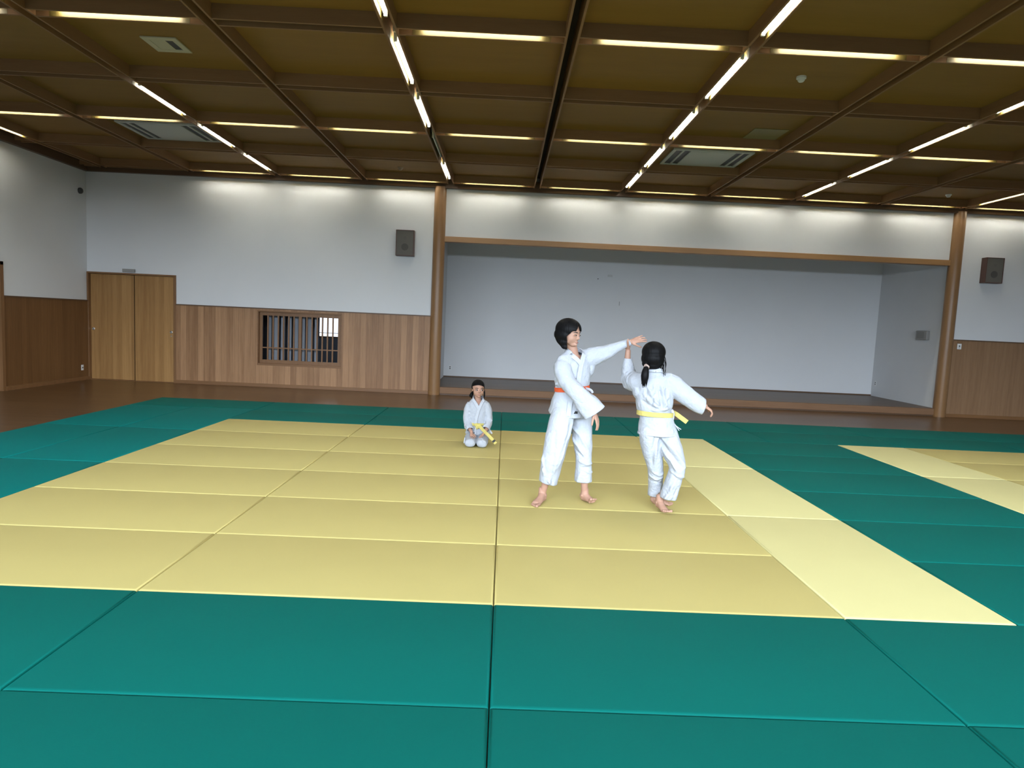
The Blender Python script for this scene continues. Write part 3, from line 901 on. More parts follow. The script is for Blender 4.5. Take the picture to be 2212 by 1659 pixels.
# ---- anatomy: everything below adds shapes to one MB that is fused into a single body
def head_shapes(mb, chin, H, R):
    """chin point, head height H, R = 3x3 rotation; local x = the person's left, -y = forward, z = up"""
    def T(x, y, z): return V(chin) + R @ Vector((x * H, (y + 0.22) * H, z * H))
    def E(c, r): ball(mb, T(*c), tuple(q * H for q in r), R)
    E((0, .06, .635), (.340, .425, .365))
    E((0, -.10, .41), (.290, .275, .34))
    E((0, -.185, .125), (.125, .140, .105))
    for s in (-1, 1):
        E((s * .150, -.15, .33), (.140, .155, .155))
        E((s * .155, -.07, .25), (.11, .16, .12))
        E((s * .325, .03, .43), (.03, .07, .10))
        E((s * .145, -.322, .455), (.085, .05, .045))
        E((s * .034, -.375, .318), (.030, .035, .026))
    E((0, -.275, .57), (.22, .12, .10))
    tube(mb, [T(0, -.365, .50), T(0, -.385, .42), T(0, -.424, .335)], [.026 * H, .034 * H, .044 * H], n=14)
    E((0, -.350, .205), (.075, .042, .022)); E((0, -.345, .168), (.06, .040, .024))
    E((0, -.325, .10), (.065, .05, .05))
    return T

def face_parts(parent, T, R, H, look=0.0, squint=0.6):
    for s in (-1, 1):
        eb = MB(); ball(eb, T(s * .145, -.346, .455), (.060 * H, .034 * H, .032 * H * squint), R)
        eo = eb.build('eye', M['eye_white'], parent, smooth=True)
        ib = MB(); ball(ib, T(s * .145 + look, -.362, .454), (.037 * H, .025 * H, .037 * H * min(1, squint + .15)), R)
        ib.build('iris', M['iris'], eo, smooth=True)
        lb = MB()
        a = [T(s * (.145 + dx), -.366 + abs(dx) * .45, .455 + .036 * squint * (1 - (dx / .075) ** 2) + .004) for dx in (-.078, -.05, 0, .05, .08)]
        tube(lb, a, [.006 * H, .010 * H, .011 * H, .011 * H, .006 * H], n=8, sub=3)
        lb.build('eyelash', M['brow'], eo, smooth=True)
        bb = MB()
        a = [T(s * x, y, z) for x, y, z in ((.07, -.385, .552), (.12, -.382, .566), (.18, -.352, .567), (.23, -.30, .548))]
        tube(bb, a, [(.012 * H, .008 * H), (.017 * H, .008 * H), (.014 * H, .008 * H), (.006 * H, .005 * H)], ref=R @ Vector((0, 0, 1)), n=8, sub=3)
        bb.build('eyebrow', M['brow'], parent, smooth=True)
    mb = MB()
    tube(mb, [T(-.078, -.362, .184), T(-.036, -.386, .189), T(0, -.390, .186), T(.036, -.386, .189), T(.078, -.362, .184)],
         [(.008 * H, .006 * H), (.017 * H, .010 * H), (.018 * H, .010 * H), (.017 * H, .010 * H), (.008 * H, .006 * H)], ref=R @ Vector((0, 0, 1)), n=10, sub=3)
    mb.build('lips', M['lip'], parent, smooth=True)

def hand_shapes(mb, wrist, fwd, palm, side, size, curls, spread=1.0, thumb_open=0.7):
    """fwd = towards the finger tips, palm = direction the palm faces, side = towards the thumb; curls = 5 bends in degrees (thumb first)"""
    f = V(fwd).normalized(); p = V(palm); p = (p - f * p.dot(f)).normalized(); s = f.cross(p)
    if s.dot(V(side)) < 0: s = -s
    w = V(wrist); S = size
    tube(mb, [w - f * .04 * S, w + f * .10 * S, w + f * .30 * S, w + f * .46 * S], [(.125 * S, .095 * S), (.15 * S, .10 * S), (.205 * S, .085 * S), (.205 * S, .065 * S)], ref=s, n=16)
    ball(mb, w + f * .20 * S + s * .13 * S + p * .05 * S, (.10 * S, .10 * S, .09 * S))
    lens = [.34, .46, .50, .46, .37]
    offs = [None, .165, .055, -.055, -.160]
    for k in range(1, 5):
        base = w + f * (.44 if k != 4 else .41) * S + s * offs[k] * S
        d = (f + s * offs[k] * 0.55 * spread).normalized()
        ax = d.cross(p).normalized()
        pts = [base]; L = lens[k] * S; c = math.radians(curls[k]); q = base
        for seg, fr_, an in ((0, .44, .35), (1, .31, .85), (2, .25, 1.15)):
            dd = d * math.cos(c * an) + p * math.sin(c * an)
            q = q + dd * (L * fr_); pts.append(q)
        r = .047 * S if k != 4 else .041 * S
        tube(mb, pts, [r * 1.08, r, r * .93, r * .80], n=12, sub=3)
    base = w + f * .14 * S + s * .15 * S + p * .03 * S
    d = (f * .75 + s * thumb_open + p * .25).normalized(); c = math.radians(curls[0])
    q1 = base + d * .20 * S; d2 = (d * math.cos(c) + (f * .6 + p * .5 - s * .2).normalized() * math.sin(c)).normalized()
    q2 = q1 + d2 * .17 * S; q3 = q2 + d2 * .12 * S
    tube(mb, [base, q1, q2, q3], [.072 * S, .060 * S, .054 * S, .043 * S], n=12, sub=3)

def foot_shapes(mb, ankle, heel, toe, up=(0, 0, 1), width=0.085, toes_up=0.0, side=1, splay=0.0):
    """heel and toe are floor points; side = +1 when the big toe lies to the left of the walking direction"""
    a, h, t = V(ankle), V(heel), V(toe); u = V(up).normalized()
    d = (t - h); L = d.length; d.normalize(); s = u.cross(d).normalized() * side
    w = width
    tube(mb, [a + u * .05, a, (a + h + u * .03) / 2 - d * .0 + u * .0], [.034, .036, .036], n=16, sub=3)
    tube(mb, [h + u * .028 + d * .022, h + u * .034 + d * L * .3, h + u * .026 + d * L * .58, h + u * .019 + d * L * .76],
         [(.030, .027), (w * .37, .033), (w * .46, .025), (w * .47, .018)], ref=s, n=18, sub=4)
    tube(mb, [a - u * .004, h + d * L * .40 + u * .045, h + d * L * .62 + u * .026], [(.034, .036), (.030, .026), (.030, .016)], ref=s, n=14, sub=4)
    for sgn in (-1, 1): ball(mb, a + s * sgn * .028 - u * .008, (.013, .013, .014))
    lens = (.26, .25, .23, .20, .17); offs = (.36, .14, -.04, -.21, -.37); rr = (.0125, .0092, .0088, .0084, .008)
    for k in range(5):
        b = h + d * L * (.77 - .022 * k) + s * w * offs[k] + u * .015
        dd = (d + s * (offs[k] * splay) + u * toes_up * (1.0 if k else 1.25)).normalized()
        e = b + dd * L * lens[k]
        if toes_up == 0: e.z = h.z + rr[k]
        tube(mb, [b, (b + e) / 2 + u * .003, e], [rr[k] * 1.1, rr[k], rr[k] * 1.05], n=10, sub=3)

def lapels(tree, origin, left, fwd, up, paths, width, name, parent):
    """cloth bands laid on the jacket: each path lists (x along left, z along up) pairs that are dropped onto its front"""
    left, fwd, up = V(left).normalized(), V(fwd).normalized(), V(up).normalized()
    mb = MB()
    for path in paths:
        pts, nr = [], []
        P, _ = resample([Vector((a, b, c)) for a, b, c in path], [1] * len(path), 7)
        for q in P:
            base = V(origin) + left * q.x + up * q.z + fwd * q.y
            hit, nn = None, None
            if q.y > 0.055: hit, nn, _i, _d = tree.ray_cast(base + fwd * 0.5, -fwd)
            if hit is None: hit, nn = base, (left * q.x * 1.0 + fwd * (q.y + 0.01) + up * 0.02).normalized()
            pts.append(hit); nr.append(nn if q.y < 0.055 or nn.dot(fwd) > 0 else fwd)
        # settle the band
        for _ in range(4):
            pts = [pts[0]] + [(pts[i - 1] + pts[i] * 2 + pts[i + 1]) / 4 for i in range(1, len(pts) - 1)] + [pts[-1]]
            nr = [nr[0]] + [(nr[i - 1] + nr[i] * 2 + nr[i + 1]).normalized() for i in range(1, len(nr) - 1)] + [nr[-1]]
        wd = []
        for i in range(len(pts)):
            t = pts[min(i + 1, len(pts) - 1)] - pts[max(i - 1, 0)]
            wd.append(t.cross(nr[i]))
        ribbon(mb, [p + n_ * 0.0075 for p, n_ in zip(pts, nr)], wd, width, nr, 0.006)
    return mb.build(name, M['lapel'], parent, angle=35)

def belt_ring(tree, centre, up, height, mat, parent, lift=0.003, n=72, twice=False):
    up = V(up).normalized(); a = up.orthogonal().normalized(); b = up.cross(a)
    pts, nr = [], []
    for i in range(n):
        an = 2 * math.pi * i / n
        d = a * math.cos(an) + b * math.sin(an)
        best = 0.0
        for dz in (-0.3, 0, 0.3):
            hit, nn, _i, _d = tree.ray_cast(V(centre) + up * dz * height + d * 0.24, -d, 0.24)
            if hit is not None: best = max(best, (hit - V(centre)).dot(d))
        pts.append((best, d)); nr.append(d)
    rad = [p[0] for p in pts]
    for _ in range(8): rad = [max(rad[i], 0) * .5 + (rad[i - 1] + rad[(i + 1) % n]) * .25 for i in range(n)]
    P = [V(centre) + d * (r + lift) for r, (_b, d) in zip(rad, pts)]
    return ribbon(MB(), P, [up] * n, height, nr, 0.007, closed=True), P

def strands(mb, T, roots, tips, mids, r0, r1, ref):
    for a, m_, b in zip(roots, mids, tips):
        tube(mb, [a, m_, b], [(r0 * 2.0, r0), (r0 * 1.8, r0), (r1, r1 * .6)], ref=ref, n=8, sub=5, dome=.3)

# ------------------------------------------------------------------ people
VOX_SKIN, VOX_CLOTH = 0.0034, 0.0055

def person(base, label):
    t = empty('person', base)
    return tag(t, label, 'person')

def settle(root):
    """meshes were made in hall coordinates: make them relative to the person's base"""
    mt = Matrix.Translation(-root.location)
    def walk(o):
        for c in o.children:
            if c.data is not None: c.data.transform(mt)
            walk(c)
    walk(root)

def add_body(mb, root, chin, H):
    me = fuse(mb, 'body', VOX_SKIN, 3, 0.45)
    P = get_co(me); c = np.array(V(chin)) + (0, 0, H * .45)
    relax(me, np.clip((H * .85 - np.linalg.norm(P - c, axis=1)) / (H * .15), 0, 1), 9, 0.55)
    me.materials.append(M['skin'])
    o = bpy.data.objects.new('body', me); COL.objects.link(o); o.parent = root
    return o

def hair_cap(name, root, T, R, H, chin, shapes, pred, strands_fn=None, vox=0.0045):
    mb = MB()
    for c, r in shapes: ball(mb, T(*c), tuple(q * H for q in r), R)
    if strands_fn: strands_fn(mb)
    me = fuse(mb, 'hair', vox, 14, 0.5)
    wrinkle(me, 0.0013, 95, 3.0, (1, 1, 0.07))
    Ri = np.array(R.inverted()); C = np.array(V(chin))
    def local(P):
        q = (P - C) @ Ri.T / H
        q[:, 1] -= 0.22
        return q
    trim_open(me, [], lambda P: pred(local(P)))
    return cloth_object(me, 'hair', M['hair'], root, 0.006)

def folds_on(fr, items):
    """fold segments that wind along a tube made by rings(): (k0, angle0, k1, angle1, height, width), k = 0..1 along it"""
    out = []
    def at(k, a):
        f = fr[min(int(k * (len(fr) - 1) + .5), len(fr) - 1)]
        a = math.radians(a)
        return tuple(f[0] + f[1] * (math.cos(a) * f[3].x) + f[2] * (math.sin(a) * f[3].y))
    for k0, a0, k1, a1, h, w in items:
        m = ((k0 + k1) / 2, (a0 + a1) / 2)
        out.append((at(k0, a0), at(*m), h, w)); out.append((at(*m), at(k1, a1), h, w))
    return out

def auto_folds(fr, seed, n, h=0.006, w=0.014, k=(0.1, 0.9), twist=70, length=0.25):
    r = random.Random(seed); it = []
    for _ in range(n):
        k0 = r.uniform(*k); a0 = r.uniform(0, 360)
        it.append((k0, a0, min(max(k0 + r.uniform(-1, 1) * length, 0.02), 0.98), a0 + r.choice((-1, 1)) * r.uniform(twist * .5, twist), r.choice((h, h, -h)), w * r.uniform(.8, 1.3)))
    return folds_on(fr, it)

def frame(yaw):
    R = rotz(yaw)
    return R, R @ Vector((1, 0, 0)), R @ Vector((0, -1, 0))        # rotation, left, forward
UP = Vector((0, 0, 1))

# ---- the girl with the orange belt, facing the picture's right
def girl_orange():
    root = person((0.60, 2.17, ZM), 'girl in white gi and orange belt with a black bob, left arm stretched out')
    yaw = math.radians(27); R, left, fwd = frame(yaw)
    Rh = rotz(math.radians(53)) @ Matrix.Rotation(math.radians(4), 3, 'X')
    chin, H = V(0.592, 2.100, 1.448), 0.234
    b = MB()
    T = head_shapes(b, chin, H, Rh)
    tube(b, [(0.545, 2.16, 1.54), (0.583, 2.165, 1.45), (0.605, 2.175, 1.36), (0.615, 2.185, 1.29)], [.052, .048, .054, .075], ref=left)
    tube(b, [(0.62, 2.185, 1.33), (0.62, 2.19, 1.22), (0.613, 2.2, 1.08), (0.612, 2.21, 0.90)], [(.112, .076), (.118, .088), (.105, .082), (.12, .095)], ref=left)
    tube(b, [(0.530, 2.125, 1.315), (0.617, 1.985, 1.093), (0.787, 1.95, 0.905)], [.030, .032, .026])
    tube(b, [(0.745, 2.24, 1.340), (0.93, 2.245, 1.412), (1.108, 2.22, 1.517)], [.040, .034, .0245])
    hand_shapes(b, (0.782, 1.95, 0.910), (0.43, -0.02, -0.90), (-0.80, 0.45, -0.35), (0.5, -0.8, 0.2), 0.172, (25, 34, 30, 34, 40), 1.0)
    hand_shapes(b, (1.104, 2.221, 1.513), (0.93, -0.10, 0.33), (0.05, 0.75, -0.65), (0.0, -0.8, -0.5), 0.158, (10, 14, 22, 20, 8), 1.5)
    for hip, kn, an in (((0.545, 2.15, 0.90), (0.468, 2.10, 0.488), (0.398, 2.2, 0.125)), ((0.69, 2.26, 0.90), (0.749, 2.20, 0.479), (0.784, 2.262, 0.120))):
        hip, kn, an = V(hip), V(kn), V(an)
        tube(b, [hip, kn, kn.lerp(an, .35), an], [.062, .042, .041, .027])
    foot_shapes(b, (0.396, 2.20, 0.118), (0.418, 2.235, ZM), (0.312, 2.005, ZM), width=0.088, side=1)
    foot_shapes(b, (0.784, 2.262, 0.116), (0.765, 2.30, ZM), (0.868, 2.135, ZM + .012), width=0.084, side=-1, toes_up=0.75, splay=1.1)
    add_body(b, root, chin, H)
    face_parts(root, T, Rh, H, 0.012, 0.28)
    # hair: bob with a fringe
    def pred(q):
        x, y, z = q[:, 0], q[:, 1], q[:, 2]
        face = (y < -0.12) & (z < 0.60 - 1.15 * np.maximum(0, y + 0.31))
        gap = (y < -0.20) & (z < 0.58 + 0.27 * (1 - np.abs(x + .05) / .14)) & (np.abs(x + .05) < .14) & ~((np.abs(x + 0.02 - .10 * (z - .7)) < .016) & (z > .64))
        low = z < -0.10 + 0.85 * np.maximum(0, y - .04)
        return face | gap | low
    shapes = [((0, .075, .630), (.410, .520, .425)), ((0, .13, .42), (.430, .48, .36)), ((0, .14, .18), (.385, .40, .28)), ((0, .06, .0), (.335, .28, .22))]
    hair_cap('hair', root, T, Rh, H, chin, shapes, pred)
    # jacket
    j = MB()
    tp = [(0.622, 2.182, 1.405), (0.628, 2.183, 1.368), (0.630, 2.187, 1.325), (0.624, 2.19, 1.22), (0.616, 2.195, 1.135), (0.613, 2.2, 1.088), (0.611, 2.205, 1.03), (0.606, 2.21, 0.94), (0.602, 2.212, 0.86), (0.600, 2.213, 0.81)]
    tr = [(.062, .06), (.112, .078), (.148, .098), (.156, .116), (.156, .124), (.143, .116), (.158, .134), (.176, .152), (.188, .166), (.190, .168)]
    tube(j, tp, tr, ref=left, n=28, dome=0.2)
    rs_p = [(0.560, 2.14, 1.325), (0.508, 2.105, 1.275), (0.548, 2.03, 1.155), (0.628, 1.965, 1.075), (0.710, 1.952, 0.985), (0.788, 1.948, 0.905), (0.81, 1.945, 0.865)]
    rs_r = [(.072, .070), (.080, .078), (.074, .070), (.073, .066), (.088, .060), (.102, .056), (.105, .055)]
    tube(j, rs_p, rs_r, ref=(.66, 0, .75), n=24, dome=0.2)
    ls_p = [(0.700, 2.225, 1.330), (0.785, 2.245, 1.368), (0.897, 2.25, 1.410), (1.008, 2.238, 1.467), (1.098, 2.222, 1.513), (1.13, 2.214, 1.53)]
    ls_r = [(.088, .085), (.086, .078), (.067, .062), (.045, .042), (.034, .032), (.034, .032)]
    tube(j, ls_p, ls_r, ref=(0, 0, 1), n=22, dome=0.2)
    ball(j, (0.738, 2.235, 1.262), (.072, .07, .085))
    tube(j, [(0.598, 2.175, 1.372), (0.560, 2.148, 1.352), (0.520, 2.115, 1.315)], [.052, .062, .070], n=18)
    tube(j, [(0.625, 2.185, 1.375), (0.680, 2.215, 1.370), (0.740, 2.238, 1.362)], [.050, .062, .072], n=18)
    jm = fuse(j, 'jacket', VOX_CLOTH, 5, 0.5)
    fr_r, fr_l, fr_t = rings(rs_p, rs_r, (.66, 0, .75)), rings(ls_p, ls_r, (0, 0, 1)), rings(tp, tr, left)
    fs = folds_on(fr_r, [(.15, 250, .75, 290, .010, .020), (.2, 300, .85, 330, -.008, .016), (.12, 210, .55, 265, .009, .018), (.3, 330, .9, 350, .008, .016), (.45, 200, .95, 240, -.007, .018), (.05, 180, .3, 230, .008, .016), (.15, 275, .6, 262, -.009, .012), (.35, 285, .95, 300, .009, .013), (.5, 262, .95, 272, -.008, .012), (.2, 320, .55, 345, -.008, .012)])
    fs += folds_on(fr_l, [(.12, 250, .5, 300, .009, .018), (.3, 210, .7, 255, .007, .014), (.15, 320, .45, 280, -.008, .016), (.5, 300, .85, 250, .005, .011), (.2, 10, .45, 340, .006, .013), (.05, 280, .35, 230, -.008, .018)])
    fs += folds_on(fr_t, [(.25, 300, .55, 285, .008, .014), (.2, 330, .6, 310, -.008, .014), (.28, 350, .58, 325, .008, .014), (.35, 15, .6, 350, .008, .013), (.3, 250, .58, 265, -.006, .014), (.72, 300, .95, 310, .007, .016),
                          (.72, 250, .95, 245, -.007, .016), (.7, 230, .95, 215, .006, .016), (.4, 200, .62, 225, .010, .02), (.45, 180, .62, 200, .008, .018)])
    fold(jm, fs); wrinkle(jm, 0.0045, 16, 1.0)
    C = np.array((0.600, 2.174, 0.0)); L_, F_ = np.array(left), np.array(fwd)
    def vneck(P):
        x = (P - C) @ L_; f = (P - C) @ F_; z = P[:, 2]
        v = (f > 0.0) & (z > 1.325 + np.abs(x - 0.012) * 1.35) & (np.abs(x) < .07) & (z < 1.45)
        hole = (np.hypot(x, f) < 0.050) & (z > 1.36)
        return v | hole
    trim_open(jm, [((0.790, 1.948, 0.903), (0.60, 0, -0.80), .17), ((1.104, 2.221, 1.515), (0.87, -.1, .5), .10), ((0.602, 2.212, 0.853), (-.11 * fwd.x, -.11 * fwd.y, -1), .40)], vneck)
    jo = cloth_object(jm, 'jacket', M['gi'], root)
    lapels(trunk_tree(tp, tr, left), (0.604, 2.174, 0.0), left, fwd, UP,
           [[(-.005, -.058, 1.420), (-.046, -.040, 1.424), (-.066, .005, 1.412), (-.058, .052, 1.390), (-.036, .09, 1.362), (.000, .09, 1.322), (.012, .09, 1.306)],
            [(.005, -.058, 1.420), (.046, -.040, 1.424), (.068, .005, 1.414), (.064, .052, 1.396), (.050, .09, 1.372), (.022, .095, 1.318), (.002, .1, 1.24), (-.012, .1, 1.12)],
            [(-.05, .1, 1.05), (-.070, .1, 0.96), (-.085, .1, 0.856)]], 0.042, 'lapel', jo)
    # maker's label at the hem
    tree = trunk_tree(tp, tr, left); lb = MB(); lm = MB()
    o0 = V(0.602, 2.212, 0.895); side = left
    def onto(a, z):
        h, n_, _i, _d = tree.ray_cast(V(0.602, 2.212, z) + left * a + fwd * 0.5, -fwd); return h + fwd * 0.004
    def plate(mb, pts, lift):
        q = [onto(a, z) + fwd * lift for a, z in pts]; k = len(q); s0 = len(mb.v)
        mb.v += [tuple(p) for p in q] + [tuple(p - fwd * .003) for p in q]
        mb.f.append(tuple(range(s0, s0 + k))); mb.f.append(tuple(reversed(range(s0 + k, s0 + 2 * k))))
        for i in range(k): mb.f.append((s0 + i, s0 + (i + 1) % k, s0 + k + (i + 1) % k, s0 + k + i))
    x0 = -.068
    plate(lb, [(x0, .868), (x0 + .05, .868), (x0 + .05, .906), (x0, .906)], 0.001)
    lo = lb.build('hem_label', M['lapel'], jo)
    plate(lm, [(x0 + .008, .876), (x0 + .016, .876), (x0 + .033, .900), (x0 + .024, .900)], 0.003)
    plate(lm, [(x0 + .020, .876), (x0 + .029, .876), (x0 + .036, .893), (x0 + .031, .897)], 0.003)
    plate(lm, [(x0 + .033, .876), (x0 + .043, .876), (x0 + .043, .899), (x0 + .037, .899)], 0.003)
    lm.build('print', M['black_tape'], lo)
    # belt
    bm_, ring = belt_ring(trunk_tree(tp, tr, left), (0.612, 2.2, 1.082), (-0.10, 0.0, 1.0), 0.040, M['orange_belt'], root)
    bo = bm_.build('belt', M['orange_belt'], root, angle=35)
    kn = MB(); c = onto(0.02, 1.095)
    ball(kn, c + fwd * .012, (.026, .02, .022), R); ball(kn, c + fwd * .018 + left * .012 - UP * .004, (.02, .018, .018), R)
    kn.build('knot', M['orange_belt'], bo, smooth=True)
    for s, e in ((1, (.055, .060, -.14)), (-1, (-.03, .055, -.17))):
        tl = MB(); p = [c + fwd * .014, c + fwd * (e[1] + .01) * .7 + left * e[0] * .45 + UP * e[2] * .35, c + fwd * e[1] + left * e[0] + UP * e[2]]
        P, _ = resample(p, [1, 1, 1], 6)
        ribbon(tl, P, [left] * len(P), 0.036, [fwd] * len(P), 0.005)
        tl.build('belt_end', M['orange_belt'], bo, angle=35)
    tie = MB(); tube(tie, [c + left * .03 + fwd * .0, c + left * .055 + fwd * .055 - UP * .008, c + left * .065 + fwd * .075 - UP * .03], [(.013, .005)] * 3, ref=UP, n=8)
    tie.build('jacket_tie', M['lapel'], jo, smooth=True)
    # trousers
    q = MB()
    rl_p = [(0.560, 2.165, 0.93), (0.533, 2.13, 0.84), (0.498, 2.11, 0.65), (0.470, 2.105, 0.488), (0.452, 2.125, 0.36), (0.440, 2.145, 0.25), (0.436, 2.152, 0.20)]
    rl_r = [(.085, .085), (.105, .105), (.106, .105), (.100, .10), (.090, .09), (.084, .086), (.083, .085)]
    ll_p = [(0.685, 2.255, 0.93), (0.704, 2.262, 0.85), (0.730, 2.235, 0.66), (0.748, 2.205, 0.479), (0.756, 2.21, 0.37), (0.760, 2.222, 0.26), (0.762, 2.226, 0.21)]
    ll_r = [(.085, .085), (.100, .10), (.092, .095), (.074, .078), (.074, .078), (.080, .082), (.081, .083)]
    tube(q, rl_p, rl_r, ref=(1, 0, 0), n=24, dome=0.2); tube(q, ll_p, ll_r, ref=(1, 0, 0), n=24, dome=0.2)
    ball(q, (0.615, 2.21, 0.93), (.150, .12, .09), R)
    qm = fuse(q, 'trousers', VOX_CLOTH, 5, 0.5)
    fR, fL = rings(rl_p, rl_r, (1, 0, 0)), rings(ll_p, ll_r, (1, 0, 0))
    fs = folds_on(fR, [(.2, 60, .85, 90, .008, .018), (.3, 110, .9, 70, -.008, .018), (.5, 160, .7, 130, .009, .014), (.55, 175, .62, 140, -.008, .012), (.75, 100, .92, 40, .007, .013), (.15, 30, .6, 60, .007, .02)])
    fs += folds_on(fL, [(.35, 170, .5, 90, .009, .014), (.42, 180, .52, 100, -.008, .012), (.55, 130, .58, 20, .009, .012), (.62, 110, .64, 10, -.008, .011), (.68, 90, .7, 10, .006, .011), (.25, 160, .45, 60, .008, .015), (.7, 120, .9, 140, .006, .018)])
    fold(qm, fs); wrinkle(qm, 0.0055, 11, 5.0)
    trim_open(qm, [((0.440, 2.147, 0.240), (-.22, .05, -1), .16), ((0.760, 2.221, 0.250), (0.0, .05, -1), .15)])
    cloth_object(qm, 'trousers', M['gi'], root)
    settle(root)
girl_orange()

# ---- the girl with the yellow belt, seen from behind
def girl_yellow():
    root = person((1.42, 2.12, ZM), 'standing girl seen from behind, white gi, yellow belt and low ponytail')
    yaw = math.radians(176); R, left, fwd = frame(yaw)
    Rh = rotz(math.radians(158)) @ Matrix.Rotation(math.radians(3), 3, 'X')
    hf = rotz(math.radians(158)) @ Vector((0, -1, 0))
    chin, H = V(1.281, 2.055, 1.292) + hf * 0.066, 0.232
    b = MB()
    T = head_shapes(b, chin, H, Rh)
    tube(b, [(1.283, 2.05, 1.40), (1.292, 2.052, 1.30), (1.30, 2.058, 1.215)], [.050, .046, .06], ref=left)
    tube(b, [(1.302, 2.06, 1.19), (1.309, 2.06, 1.10), (1.334, 2.07, 0.92), (1.352, 2.08, 0.80)], [(.12, .08), (.125, .092), (.11, .085), (.125, .10)], ref=left)
    tube(b, [(1.185, 2.075, 1.185), (1.118, 2.255, 1.165), (1.100, 2.262, 1.30), (1.0985, 2.258, 1.435)], [.036, .034, .030, .0235], sub=6)
    tube(b, [(1.42, 2.055, 1.195), (1.60, 2.0, 1.075), (1.742, 1.99, 0.995)], [.037, .032, .0235])
    # left hand closes round the partner's sleeve, thumb on the near side
    hand_shapes(b, (1.0985, 2.258, 1.440), (-0.10, -0.10, 1.0), (0.0, -0.92, 0.1), (-1, 0.1, 0), 0.118, (30, 62, 66, 66, 62), 0.5, 0.45)
    tube(b, [(1.092, 2.235, 1.462), (1.082, 2.195, 1.492), (1.075, 2.172, 1.520), (1.078, 2.172, 1.538)], [.014, .0105, .0090, .0070], n=12)
    hand_shapes(b, (1.735, 1.99, 0.998), (0.86, -0.05, -0.50), (-0.45, 0.25, -0.85), (0.3, 0.9, 0.2), 0.140, (45, 78, 80, 80, 76), 0.4)
    for hip, kn, an in (((1.295, 2.06, 0.78), (1.382, 2.13, 0.417), (1.424, 2.252, 0.112)), ((1.43, 2.08, 0.78), (1.540, 2.01, 0.445), (1.424, 2.075, 0.130))):
        hip, kn, an = V(hip), V(kn), V(an)
        tube(b, [hip, kn, kn.lerp(an, .4), an], [.058, .041, .040, .0265])
    foot_shapes(b, (1.424, 2.252, 0.112), (1.398, 2.272, ZM), (1.578, 2.236, ZM), width=0.078, side=1)
    foot_shapes(b, (1.424, 2.072, 0.128), (1.410, 2.108, ZM + .022), (1.466, 1.925, ZM + .001), width=0.078, side=1)
    add_body(b, root, chin, H)
    face_parts(root, T, Rh, H, 0, 0.5)
    def pred(q):
        x, y, z = q[:, 0], q[:, 1], q[:, 2]
        return ((y < -0.13) & (z < 0.62)) | (z < -0.02) | ((np.abs(x) > .2) & (y < -.02) & (z < .30))
    shapes = [((0, .07, .620), (.440, .490, .405)), ((0, .17, .38), (.430, .40, .36)), ((.14, .34, .18), (.22, .17, .17)), ((0, .20, .12), (.31, .28, .18))]
    ho = hair_cap('hair', root, T, Rh, H, chin, shapes, pred)
    pb = MB(); rp = random.Random(3)
    tube(pb, [(1.222, 1.965, 1.335), (1.202, 1.932, 1.318), (1.190, 1.915, 1.270), (1.188, 1.912, 1.225), (1.184, 1.917, 1.190), (1.180, 1.922, 1.162)],
         [.016, .020, .031, .032, .022, .008], n=16, sub=5)
    for k in range(14):
        a = rp.uniform(0, 6.28); dx, dy = .02 * math.cos(a), .02 * math.sin(a)
        tube(pb, [(1.200, 1.932, 1.312), (1.189 + dx * 1.3, 1.914 + dy * 1.3, 1.25), (1.184 + dx * .7 + rp.uniform(-.012, .012), 1.919 + dy * .7, 1.162 + rp.uniform(-.022, .014))],
             [.006, .0075, .002], n=7, sub=5)
    pb.build('ponytail', M['hair'], ho, smooth=True)
    tb = MB()
    for k in range(3):
        u = V(0.35, 0.45, 0.75).normalized(); s_ = u.orthogonal().normalized(); o_ = u.cross(s_); c0 = V(1.202, 1.931, 1.318) + u * (.007 * (k - 1))
        P = [c0 + (s_ * math.cos(a) + o_ * math.sin(a)) * .0215 + u * (.004 * math.sin(2 * a + k)) for a in [2 * math.pi * i / 20 for i in range(21)]]
        tube(tb, P, [.0032] * 21, n=7, sub=1, dome=0)
    tb.build('hair_band', M['pink_band'], ho, smooth=True)
    sb = MB()
    rs_ = random.Random(8)
    for k in range(16):
        x0 = rs_.uniform(1.338, 1.372); y = rs_.uniform(2.00, 2.09); zt = rs_.uniform(1.36, 1.43); ze = rs_.uniform(1.20, 1.29)
        x1 = x0 + rs_.uniform(-.006, .022)
        tube(sb, [(x0 - .014, y, zt + .03), (x0 + .010, y, zt - .04), (x0 + .014, y - .004, (zt + ze) / 2), (x1, y - .012, ze)], [(.006, .003), (.0065, .003), (.005, .0025), (.0012, .001)], ref=(0.3, 1, 0), n=7, sub=6)
    sb.build('loose_strands', M['hair'], ho, smooth=True)
    # jacket
    j = MB()
    tp = [(1.298, 2.056, 1.285), (1.299, 2.058, 1.245), (1.302, 2.06, 1.205), (1.309, 2.06, 1.11), (1.320, 2.065, 1.00), (1.328, 2.067, 0.955), (1.336, 2.07, 0.908), (1.345, 2.072, 0.85), (1.356, 2.078, 0.78), (1.366, 2.08, 0.72), (1.370, 2.08, 0.68)]
    tr = [(.058, .056), (.105, .075), (.148, .098), (.160, .115), (.160, .122), (.153, .120), (.137, .106), (.148, .118), (.160, .132), (.168, .142), (.170, .145)]
    tube(j, tp, tr, ref=left, n=28, dome=0.2)
    ls_p = [(1.215, 2.068, 1.185), (1.172, 2.095, 1.172), (1.140, 2.17, 1.162), (1.116, 2.235, 1.195), (1.108, 2.258, 1.275), (1.1005, 2.262, 1.36), (1.099, 2.258, 1.40)]
    ls_r = [(.072, .072), (.082, .082), (.078, .078), (.070, .070), (.058, .058), (.036, .035), (.034, .033)]
    tube(j, ls_p, ls_r, ref=(1, 0, 0), n=24, dome=0.2)
